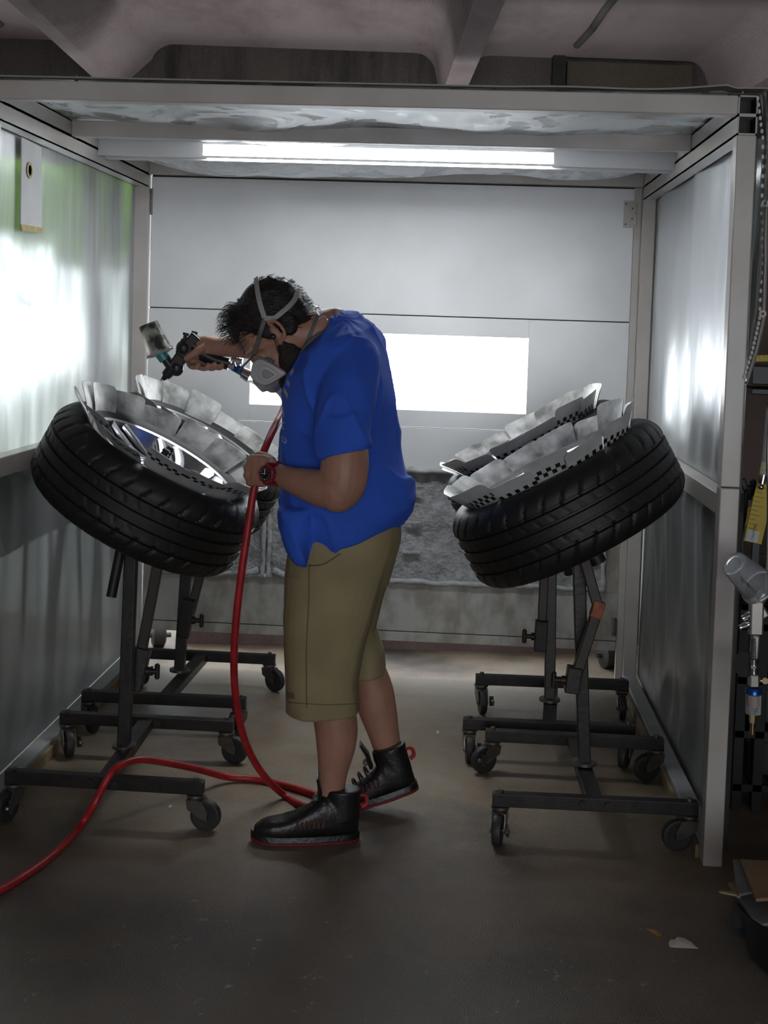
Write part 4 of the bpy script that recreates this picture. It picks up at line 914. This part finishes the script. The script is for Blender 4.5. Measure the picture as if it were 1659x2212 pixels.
strap('cheek_strap', [(573, 686), (564, 716), (556, 745), (549, 768)], .012, strap_dark, .006)
strap('neck_strap', [(688, 682), (672, 718), (658, 748), (645, 772)], .010, strap_dark, .005)
rpar(MB().tube(bez([P(727, 668, 3.41), P(730, 690, 3.395), P(722, 706, 3.385), P(708, 714, 3.375)], 6), .0065, 8, flat=.5).build('neck_cradle', strap_m, smooth=True))
rpar(MB().tube(bez([P(708, 712, 3.38), P(682, 726, 3.375), P(660, 746, 3.375), P(646, 770, 3.38)], 6), .0045, 8, flat=.6).build('neck_strap', strap_dark, smooth=True))
rpar(MB().bar(P(685, 664, 3.40), P(693, 680, 3.395), .012, .008).cyl(P(683, 662, 3.40), P(688, 665, 3.40), .007, n=10).tube(bez([P(690, 688, 3.395), P(700, 682, 3.392), P(708, 690, 3.39)], 5), .0025, 6).build('strap_buckle', clear_pl, smooth='auto'))
rpar(MB().tube(bez([P(547, 768, 3.385), P(538, 778, 3.37), P(524, 792, 3.37), P(516, 803, 3.375), P(521, 806, 3.375)], 6), .0055, 8, flat=.5).build('strap_tail', strap_dark, smooth=True))
# ear bud
par(man, MB().ball(P(590, 727, 3.372), (.008, .006, .008), n=12, m=8).tube(bez([P(590, 729, 3.370), P(597, 748, 3.365), P(601, 770, 3.365)], 5), .0012, 6).build('earbud', black_pl, smooth=True))

# wristwatch on the near wrist
wt = MB(); wp = P(588, 1022, 3.308); ax = (P(600, 1026, 3.31)-P(575, 1018, 3.32)).normalized(); wt.rev([(.031, -.013), (.034, -.012), (.035, 0), (.034, .012), (.031, .013)], wp, ax, 28, closed=True)
fc = P(579, 1024, 3.262); fd = V((-.42, -.9, .05)).normalized()
wt.rev([(.0, -.004), (.022, -.004), (.0235, .002), (.0225, .010), (.018, .012), (.0175, .009), (0, .009)], fc+V((0, .004, 0)), fd, 24)
for i in range(8): a = i*PI/4; x_ = fd.orthogonal().normalized(); y_ = fd.cross(x_); wt.ball(fc+fd*.006+(x_*math.cos(a)+y_*math.sin(a))*.0215, .0045, n=8, m=6)
for z_ in (-1, 1): wt.bar(fc+V((.01, .012, .024*z_)), fc+V((.016, .022, .030*z_)), .022, .010)
wo = wt.build('wristwatch', watch_m, smooth='auto'); par(man, wo)
x_ = V((1, 0, 0))-fd*fd.x; x_.normalize(); y_ = fd.cross(x_)
child(MB().rev([(0, 0), (.0165, 0), (.0165, .001), (0, .001)], fc+fd*.0135, fd, 24).build('watch_dial', black_pl, smooth='auto'), wo)
dl = MB(); dc = fc+fd*.0155; dl.bar(dc, dc+y_*.011, .002, .001).bar(dc, dc-x_*.009+y_*.002, .0025, .001)
for i in range(12): a = i*PI/6; q = dc+(x_*math.cos(a)+y_*math.sin(a))*.0125; dl.bar(q, q+(x_*math.cos(a)+y_*math.sin(a))*.0025, .0016, .001)
child(dl.build('watch_hands', mat('luminous_white', (.6, .6, .6), .5)), wo)

# shoes
def shoe(toe, heel, zt, zh, label_red=True, wide=.046):
    """toe, heel: ground points (toe tip, heel end); zt, zh heights of the sole under toe and heel"""
    toe = V(toe); heel = V(heel); L_ = (toe-heel).length; d = (toe-heel); d.z = 0; d.normalize(); s = V((-d.y, d.x, 0)); lift = math.atan2(zh-zt, L_)
    fwd = (d*math.cos(lift)-V((0, 0, math.sin(lift)))); upv = V((0, 0, 1))*math.cos(lift)+d*math.sin(lift); o = V((heel.x, heel.y, zh))
    def q(x, y, z): return o+fwd*x+s*y+upv*z
    e = empty('shoe', (heel.x, heel.y, 0))
    def half(x):  # sole half-width
        t = x/L_; return wide*(.62+.22*math.sin(min(1, t*1.6)*PI/2)+.16*math.sin(t*PI))*math.sqrt(max(.02, 1-max(0, (t-.80)/.205)**2))*math.sqrt(max(.1, 1-max(0, (.12-t)/.13)**2))
    def slab(z0, z1, k0, k1, m, nm):
        mb = MB(); secs = []; N2 = 24
        for i in range(N2+1):
            x = L_*i/N2; h = half(x); rise = .010*max(0, (i/N2-.75)/.25)**2; secs.append([q(x, -h*k0, z0+rise), q(x, h*k0, z0+rise), q(x, h*k1, z1+rise), q(x, -h*k1, z1+rise)])
        vs = [p for r in secs for p in r]; fs = [(4*i+a, 4*i+(a+1) % 4, 4*i+4+(a+1) % 4, 4*i+4+a) for i in range(N2) for a in range(4)]+[(0, 1, 2, 3), (4*N2, 4*N2+1, 4*N2+2, 4*N2+3)]
        return mb.add(vs, fs).build(nm, m, smooth='auto', bevel=.002)
    parts = [slab(0, .008, .97, 1.0, sole_red, 'outsole'), slab(.008, .026, 1.0, .93, shoe_m, 'midsole')]
    up_ = MB(); secs = []
    prof = [(.004, .100, .6), (.02, .112, .85), (.05, .112, .92), (.085, .112, .9), (.105, .118, .85), (.125, .098, .82), (.15, .084, .85), (.18, .070, .9), (.21, .060, .95), (.245, .054, .95), (.27, .048, .9), (.29, .036, .8)]
    for x, ht, kw in prof:
        x = x*L_/.30; h = half(min(x, L_*.985))*kw; secs.append((q(x, 0, .02+ht*.5-.01), s*h, upv*(ht*.5)))
    up_.loft(secs, 24, e=2.6); up_.loft([(q(.048, 0, .06), fwd*.047, s*.036), (q(.05, 0, .12), fwd*.050, s*.037), (q(.047, 0, .142), fwd*.050, s*.038)], 24)
    uo = up_.build('upper', shoe_m); remesh(uo, .004, 3, .5, [shoe_m]); parts.append(uo)
    tg = MB(); tg.loft([(q(.112, 0, .10), s*.024, fwd*.006), (q(.112, 0, .14), s*.028, fwd*.005), (q(.122, 0, .175), s*.026, fwd*.003)], 16, e=3); parts.append(tg.build('tongue', shoe_m, smooth='auto'))
    lc = MB()
    for i in range(6):
        x = .128+.021*i; h = .105-.0095*i-.0010*i*i
        lc.tube(bez([q(x, -.024, h-.026), q(x+.004, -.012, h-.004), q(x+.004, .012, h-.004), q(x, .024, h-.026)], 4), .0035, 6)
    parts.append(lc.build('laces', lace_m, smooth=True))
    ms = MB()
    side = 1 if s.y < 0 else -1
    for i in range(7): ms.bar(q(.105+.012*i, side*.0425, .048), q(.100+.012*i, side*.036, .075-.002*i), .007, .006)
    parts.append(ms.build('mesh_panel', shoe_mesh, bevel=.001))
    parts.append(MB().tube(bez([q(.004, 0, .12), q(-.014, 0, .118), q(-.016, 0, .098), q(-.002, 0, .09)], 5), .0035, 8, flat=2.).build('pull_loop', red_thread, smooth=True))
    parts.append(MB().ball(q(.122, 0, .118), (.010, .016, .010), n=12, m=8).build('lace_lock', mat('grey_lock', (.12, .12, .11), .4), smooth=True))
    par(e, *parts); return e
ns = shoe(F(541, 1818), F(776, 1812), .0, .0); fs_ = shoe(F(748, 1752), F(905, 1735)-V((.0, .08, 0)), .002, .075)
bpy.context.view_layer.update()
for e_ in (ns, fs_): e_.parent = man; e_.matrix_parent_inverse = Matrix.Translation(-man.location)

# ================================================================== SPRAY GUN in the far hand
def gun_px(name, label, Y):
    pass
g0 = P(420, 750, yg); gun = empty('spray_gun', g0); tag(gun, 'black spray gun with paint-stained cup held over the far left wheel', 'spray gun')
gb = MB(); G = lambda x, y, dy=0: P(x, y, yg+dy)
gb.bar(G(430, 728), G(392, 772), .050, .036, up=(0, 1, 0)); gb.bar(G(398, 762), G(372, 800), .040, .030, up=(0, 1, 0)); gb.ball(G(382, 795), (.022, .020, .026)); gb.ball(G(398, 752), .026)
par(gun, gb.build('gun_body', black_pl, bevel=.006))
hd = MB(); hd.tube([G(418, 748), G(440, 768), G(466, 780), G(494, 787)], [.020, .019, .019, .017], 16, flat=1.2); par(gun, hd.build('grip', black_pl, smooth='auto'))
tr_ = MB().tube(bez([G(400, 772), G(410, 790), G(430, 797)], 5), .004, 8); par(gun, tr_.build('trigger', zinc, smooth=True))
for a, b in (((397, 740), (402, 719)), ((415, 738), (421, 716))):
    par(gun, MB().cyl(G(*a), G(*b), .006, n=10).cyl(G((a[0]+b[0]*3)/4, (a[1]+b[1]*3)/4), G(*b), .010, n=8).cyl(G(*a), G((a[0]*2+b[0])/3, (a[1]*2+b[1])/3), .011, n=10).build('adjuster_knob', rust_metal, smooth='auto'))
par(gun, MB().cyl(G(374, 794), G(358, 812), .020, .016, n=18).cyl(G(360, 810), G(352, 820), .012, .006, n=14).build('air_cap', black_pl, smooth='auto'), MB().cyl(G(354, 812), G(347, 822), .005, .003, n=10).build('nozzle', brass, smooth='auto'))
par(gun, MB().cyl(G(372, 796), G(356, 772), .016, n=14).build('cup_neck', black_pl, smooth='auto'), MB().cyl(G(357, 778), G(347, 762), .018, .021, n=18).build('cup_fitting', teal_pl, smooth='auto'))
cb0, cb1 = G(347, 766), G(320, 700); ca = cb1-cb0; cup = MB().rev([(.0, 0), (.030, .0), (.046, .006), (.045, .010), (.040, .018), (.031, ca.length), (.0, ca.length)], cb0, ca, 32)
par(gun, cup.build('paint_cup', cup_gr, smooth='auto'), MB().rev([(.047, .004), (.049, .006), (.047, .009)], cb0, ca, 32, closed=True).build('cup_rim', clear_pl, smooth='auto'))
ft = MB().cyl(G(492, 787), G(502, 791), .012, n=6).cyl(G(502, 791), G(508, 794), .014, n=12).cyl(G(508, 782), G(512, 798), .012, n=12)
par(gun, ft.build('air_fitting', chrome, smooth='auto'), MB().cyl(G(506, 793), G(528, 806), .015, n=6).build('valve_body', blue_al, bevel=.001), MB().cyl(G(524, 780), G(500, 776), .010, n=10).cyl(G(512, 768), G(516, 800), .007, n=10).build('valve_lever', chrome, smooth='auto'),
    MB().cyl(G(524, 804), G(541, 813), .018, .022, n=24).build('filter_collar', chrome, smooth='auto'), MB().cyl(G(541, 813), G(578, 832), .018, n=24).build('filter_bowl', clear_pl, smooth='auto'), MB().cyl(G(578, 832), G(592, 838), .011, n=12).build('hose_fitting', chrome, smooth='auto'))

# ================================================================== RED HOSE
hz = .011
pts = [P(592, 838, yg), P(606, 848, 3.86), P(616, 868, 3.74), P(608, 895, 3.60), P(592, 925, 3.48), P(576, 960, 3.40), P(563, 995, 3.365), P(556, 1030, 3.362), P(547, 1065, 3.36), P(536, 1140, 3.36), P(524, 1220, 3.36), P(513, 1310, 3.37), P(506, 1400, 3.39), P(507, 1480, 3.42), P(518, 1560, 3.47), P(538, 1622, 3.53), P(570, 1675, 3.58), F(615, 1718, hz), F(660, 1742, hz), F(720, 1752, hz)+V((0, .03, 0)), F(745, 1738, hz)+V((0, .03, 0)),
       F(700, 1722, hz), F(640, 1703, hz), F(560, 1684, hz), F(490, 1678, .02), P(425, 1661, 3.66), P(350, 1646, 3.55), P(300, 1641, 3.46), P(262, 1652, 3.40), P(240, 1670, 3.372), P(222, 1700, 3.352), P(205, 1735, 3.33), F(180, 1775, .03), F(150, 1812, hz), F(90, 1865, hz), F(0, 1922, hz), F(-160, 1995, hz), F(-400, 2030, hz)]
hose = MB().tube(bez(pts, 8), .0105, 14).build('air_hose', hose_red, smooth=True); tag(hose, 'long red rubber air hose running through the man\'s fist and across the floor', 'hose')

# ================================================================== RIGHT EDGE: second spray gun, rulers, rack, bin
Y2 = 3.12; G2 = lambda x, y, dy=0: P(x, y, Y2+dy)
g2 = empty('spray_gun', G2(1630, 1300)); tag(g2, 'silver spray gun with clear cup hanging beside the right front post', 'spray gun')
c0, c1_ = G2(1640, 1268, 0), G2(1584, 1216, -.04); ca = c1_-c0
par(g2, MB().rev([(.049, 0), (.049, .004), (.044, .006), (.033, ca.length-.004), (.030, ca.length), (.020, ca.length), (.019, ca.length-.003), (.001, ca.length-.003), (.001, ca.length-.005), (.029, ca.length-.005), (.0315, ca.length-.009), (.0425, .005), (.0425, 0)], c0, ca, 36, closed=True).build('clear_cup', clear_pl, smooth='auto'))
wm = MB()
for i in range(8): t = .25+.07*i; q = c0+ca*t+V((-.006, -.037, -.010)); wm.bar(q, q+V((.004, 0, -.012)), .002, .001)
par(g2, wm.build('scale_marks', ink))
par(g2, MB().cyl(G2(1652, 1278), G2(1640, 1300), .014, n=14).bar(G2(1616, 1304), G2(1650, 1288), .016, .014, up=(0, 1, 0)).bar(G2(1634, 1296), G2(1632, 1372), .034, .026, up=(0, 1, 0)).bar(G2(1632, 1370), G2(1628, 1424), .020, .024, up=(0, 1, 0)).bar(G2(1634, 1330), G2(1656, 1318), .03, .02, up=(0, 1, 0)).build('gun_body', mat('satin_alloy', (.38, .36, .33), .32, .9), bevel=.005))
rb = MB()
for i in range(11): p = G2(1622+.1*i, 1380+4.2*i, -.0135); rb.bar(p, p+V((.012, 0, -.001)), .0025, .003)
par(g2, rb.build('grip_ribs', ink))
for a, b in (((1634, 1320), (1604, 1336)), ((1630, 1344), (1598, 1356))):
    par(g2, MB().cyl(G2(*a), G2(*b), .007, n=12).cyl(G2((a[0]+b[0])/2, (a[1]+b[1])/2), G2(*b), .010, .006, n=12).build('adjuster_knob', chrome, smooth='auto'))
par(g2, MB().cyl(G2(1628, 1424), G2(1628, 1454), .009, n=12).cyl(G2(1628, 1436), G2(1628, 1442), .012, n=6).cyl(G2(1628, 1452), G2(1628, 1456), .011, n=12).build('air_inlet', chrome, smooth='auto'),
    MB().bar(G2(1628, 1456), G2(1628, 1484), .024, .024, up=(0, 1, 0)).build('regulator', mat('satin_alloy', (.38, .36, .33), .32, .9), bevel=.004),
    MB().rev([(.016, 0), (.021, .003), (.020, .012), (.016, .018)], G2(1628, 1500), (0, 0, 1), 24).build('blue_ring', blue_al, smooth='auto'),
    MB().cyl(G2(1628, 1500), G2(1627, 1541), .019, .0185, n=28).build('filter_bowl', clear_pl, smooth='auto'),
    MB().cyl(G2(1628, 1502), G2(1628, 1526), .011, n=18).build('filter_element', mat('filter_element', (.45, .32, .24), .8), smooth='auto'),
    MB().cyl(G2(1627, 1541), G2(1626, 1560), .009, n=6).cyl(G2(1626, 1560), G2(1625, 1586), .006, n=12).build('brass_nipple', brass, smooth='auto'),
    MB().cyl(G2(1642, 1470), G2(1656, 1470), .006, n=10).rev([(0, 0), (.008, 0), (.008, .006), (0, .006)], G2(1652, 1470), (0, -1, 0), 14).build('regulator_valve', brass, smooth='auto'))
# cap and black ring behind it
par(g2, MB().rev([(.0, 0), (.026, 0), (.03, .01), (.03, .03), (0, .03)], P(1614, 1432, 3.16), (-.4, -1, .1), 24).build('hose_coupling', black_pl, smooth='auto'))
# hook strap holding the gun
tag(MB().tube(bez([P(1650, 640, 3.2)+V((.06, 0, .2)), P(1662, 900, 3.2), P(1660, 1100, 3.18), P(1655, 1285, 3.13)], 6), .004, 8).build('hanging_wire', zinc, smooth=True), 'thin wire holding up the silver spray gun at right', 'wire')
# yellow rulers
def ruler(p0, p1, wd, Y, label, lab=False):
    a, b = P(*p0, Y), P(*p1, Y); e = empty('yellow_ruler', a); tag(e, label, 'ruler', None); d = (b-a).normalized(); s = V((0, 1, 0)).cross(d).normalized()
    par(e, MB().bar(a, b, wd, .006, up=(0, 1, 0)).build('blade', yellow_m, bevel=.001)); n_ = int((b-a).length/.014); mb = MB()
    for i in range(1, n_): q = a+d*(.014*i)+V((0, -.004, 0)); mb.bar(q-s*(wd*.45), q-s*(wd*(.1 if i % 2 else -.05)), .0016, .001)
    par(e, mb.build('tick_marks', ink))
    if Y < 4.2: q = a.lerp(b, .15); par(e, MB().bb(q.x-.004, q.x+.016, Y+.004, Y+.018, .60, q.z).build('support_rod', black_pl))
    if lab:
        q = a+d*.02+V((0, -.0045, 0)); par(e, MB().bar(q-s*wd*.42, q+s*wd*.25, .035, .001, up=(0, 1, 0)).build('caution_label', white_pl))
        cv = bpy.data.curves.new('caution_text', 'FONT'); cv.body = 'CAUTION'; cv.size = .011; o = bpy.data.objects.new('t', cv); COL.objects.link(o); bpy.context.view_layer.update()
        m2 = bpy.data.meshes.new_from_object(o.evaluated_get(bpy.context.evaluated_depsgraph_get())); bpy.data.objects.remove(o); m2.materials.append(ink)
        R_ = Matrix((s if s.x > 0 else -s, d, V((0, -1, 0)))).transposed()
        R_ = Matrix((d, (s if s.x < 0 else -s), V((0, -1, 0)))).transposed()
        m2.transform(Matrix.Translation(q+V((0, -.001, 0))+(s if s.x > 0 else -s)*(-.0)-d*.012) @ R_.to_4x4()); o = bpy.data.objects.new('caution_text', m2); COL.objects.link(o); par(e, o)
ruler((1625, 1172), (1665, 1000), .055, 3.9, 'yellow slatted rule leaning at the right edge with a white caution label', True)
ruler((1590, 1130), (1640, 1100), .045, 4.1, 'short yellow rule lying behind the leaning yellow rule')
ruler((1622, 775), (1700, 772), .022, 4.3, 'yellow rule lying level on the wall shelf at the right edge')
sf = MB().bb(P(1618, 800, 4.3).x, 2.2, 4.25, 4.5, P(1650, 830, 4.3).z, P(1650, 790, 4.3).z).bb(P(1618, 800, 4.3).x, 2.2, 4.25, 4.5, P(1650, 832, 4.3).z-.03, P(1650, 832, 4.3).z-.01)
tag(sf.build('wall_shelf', black_pl, bevel=.003), 'dark shelf beside the curtain carrying a level yellow rule', 'shelf')
tag(MB().tube(bez([P(1612, 1060, 4.0), P(1608, 1110, 3.98), P(1600, 1150, 3.95), P(1596, 1190, 3.9), P(1600, 1240, 3.9)], 6), .008, 8).build('black_cable', black_pl, smooth=True), 'black cable hanging beside the booth front post above the clear cup', 'cable')
cl2 = MB(); 
for i in range(6): a = P(1612+5*i, 1058+7*((i*3) % 5), 4.0); cl2.bar(a, a+V((random.uniform(-.03, .03), 0, random.uniform(.01, .05))), .018, .018)
tag(cl2.build('spring_clamp', black_pl, bevel=.003), 'black clamps bunched on the yellow rules at right', 'clamp')
tb = empty('clear_tube', P(1648, 1020, 3.9)); tag(tb, 'clear plastic tube with chrome ends standing by the leaning yellow rule', 'tube')
par(tb, MB().cyl(P(1650, 1028, 3.85), P(1664, 880, 3.85), .012, n=16).build('tube_body', clear_pl, smooth='auto'), MB().cyl(P(1646, 1045, 3.85), P(1650, 1025, 3.85), .011, n=14).ball(P(1644, 1052, 3.85), .009, n=12, m=8).build('chrome_end', chrome, smooth='auto'))
# black slatted rack
rk = empty('storage_rack', (1.2, 3.9, 0)); tag(rk, 'black wire storage rack standing right of the booth front post', 'rack')
for i, px in enumerate((1606, 1650)):
    p = F(px, 1800)
    for y_ in (3.75, 4.3): par(rk, MB().bb(p.x, p.x+.03, y_, y_+.03, 0, .62).build('upright', mat('rack_black', (.006, .006, .006), .7), bevel=.002))
xx = F(1606, 1800).x
for z in (.06, .22, .38, .54, .60):
    mb = MB(); mb.bb(xx, xx+.75, 3.75, 3.765, z, z+.02); mb.bb(xx, xx+.75, 4.31, 4.33, z, z+.02)
    for i in range(12): mb.bb(xx+.06*i, xx+.06*i+.006, 3.76, 4.32, z+.008, z+.014)
    par(rk, mb.build('rack_shelf', mat('rack_black', (.006, .006, .006), .7)))
for i, z in enumerate((.089, .249, .409)):
    tag(MB().bb(xx+.06, xx+.55, 3.82, 4.2, z-.004, z+.11).bb(xx+.05, xx+.56, 3.81, 4.21, z+.098, z+.118).build('storage_box', black_pl, bevel=.004), 'dark storage box on the %s level of the black rack' % ('lowest', 'middle', 'top')[i], 'box', 'dark boxes in the black rack')
tag(MB().prism([V((xx+.06, 4.6, 0)), V((xx+.8, 4.6, 0)), V((xx+.8, 4.6, .62)), V((xx+.06, 4.6, .62))], (0, .02, 0)).build('dark_panel', black_metal), 'dark panel leaning behind the black storage rack', 'panel')
# bin draped with a dark sheet, cardboard on top
bx = F(1640, 2200); 
bn = empty('waste_bin', (0, 0, 0)); tag(bn, 'dark bin draped with grey sheeting at the lower right corner', 'bin')
ztop = P(1640, 1985, 2.7).z; bq = F(1752, 1935, ztop); bc = V((bq.x, bq.y, 0)); bn.location = bc
mb = MB(); mb.rev([(.0, .0), (.11, 0), (.13, .02), (.15, ztop-.06), (.16, ztop-.03), (.0, ztop-.03)], bc, (0, 0, 1), 32); par(bn, mb.build('bin_body', black_pl, smooth='auto'))
mb = MB(); vs = []; NR, NA = 14, 64
for j in range(NR+1):
    for i in range(NA):
        t = j/NR; a = 2*PI*i/NA; fold = math.sin(a*9+1.3)*.014+math.sin(a*5)*.01
        if t < .45: r = .165*t/.45; z = ztop-.012*(t/.45)**2
        else: u = (t-.45)/.55; r = .165+fold*u-.02*u; z = ztop-.012-u*(.09+.05*math.sin(a*3+.6))
        vs.append(bc+V((r*math.cos(a), r*math.sin(a), z)))
mb.add(vs, [(j*NA+i, j*NA+(i+1) % NA, (j+1)*NA+(i+1) % NA, (j+1)*NA+i) for j in range(NR) for i in range(NA)]); par(bn, mb.build('draped_sheet', dark_bag, smooth=True))
def board(pxs, Y, m, label, th=.006, dz=0.):
    # flat piece lying on the bin: pixel corners read on a level plane
    zz = ztop+.004+dz; pts = [F(x, y, zz+k) for (x, y), k in pxs]; o = MB().prism(pts, (0, 0, th)).build('cardboard_piece', m); tag(o, label, 'cardboard'); return o
board([((1586, 1925), .0), ((1800, 1915), .0), ((1800, 2000), .0), ((1648, 2000), .0), ((1625, 1985), 0)], 0, cardboard_g, 'grey corrugated sheet lowest of the scraps on the bin', .006, 0)
board([((1572, 1912), .0), ((1586, 1910), .0), ((1600, 1940), .0), ((1592, 1940), .0)], 0, cardboard, 'small brown cardboard corner poking out left of the pile', .005, .008)
board([((1552, 1927), .0), ((1590, 1931), .0), ((1592, 1937), .0), ((1556, 1930), 0)], 0, wood_y, 'thin wooden sliver sticking out left from the cardboard pile', .004, .016)
board([((1583, 1861), 0), ((1604, 1864), .0), ((1629, 1930), .0), ((1596, 1937), .0), ((1586, 1890), 0)], 0, cardboard_g, 'grey printed cardboard flap along the left of the top brown sheet', .006, .022)
board([((1599, 1862), .0), ((1820, 1876), .0), ((1820, 1935), .0), ((1633, 1948), .0)], 0, cardboard, 'flat brown cardboard sheet on top of the bin', .007, .032)
# litter
def scrap(pxs, m, name, label, cat, bumpz=.003):
    pts = [F(x, y, .0008) for x, y in pxs]; c = sum(pts, V())/len(pts); mb = MB(); n_ = len(pts); vs = pts+[c+V((0, 0, bumpz))]+[p+V((0, 0, .0008)) for p in pts]+[c+V((0, 0, bumpz+.0008))]
    fs = [(i, (i+1) % n_, n_) for i in range(n_)]+[(n_+1+i, 2*n_+1, n_+1+(i+1) % n_) for i in range(n_)]+[(i, n_+1+i, n_+1+(i+1) % n_, (i+1) % n_) for i in range(n_)]
    tag(mb.add(vs, fs).build(name, m), label, cat)
scrap([(1446, 2033), (1450, 2030), (1458, 2030), (1463, 2024), (1478, 2027), (1494, 2036), (1504, 2046), (1508, 2049), (1480, 2048), (1447, 2046), (1444, 2040)], paper, 'paper_scrap', 'torn pale paper scrap on the concrete floor at lower right', 'paper')
scrap([(1394, 2006), (1404, 2009), (1416, 2010), (1426, 2014), (1430, 2020), (1422, 2024), (1412, 2017)], leaf_m, 'dry_leaf', 'small dry orange leaf on the floor left of the paper scrap', 'leaf', .006)
scrap([(942, 1580), (947, 1578), (950, 1583), (944, 1586)], paper, 'paint_chip', 'tiny pale chip on the floor between the man and the near right stand', 'chip')
scrap([(362, 1740), (370, 1738), (372, 1743), (364, 1745)], paper, 'paint_chip', 'tiny pale chip on the floor under the near left stand', 'chip')
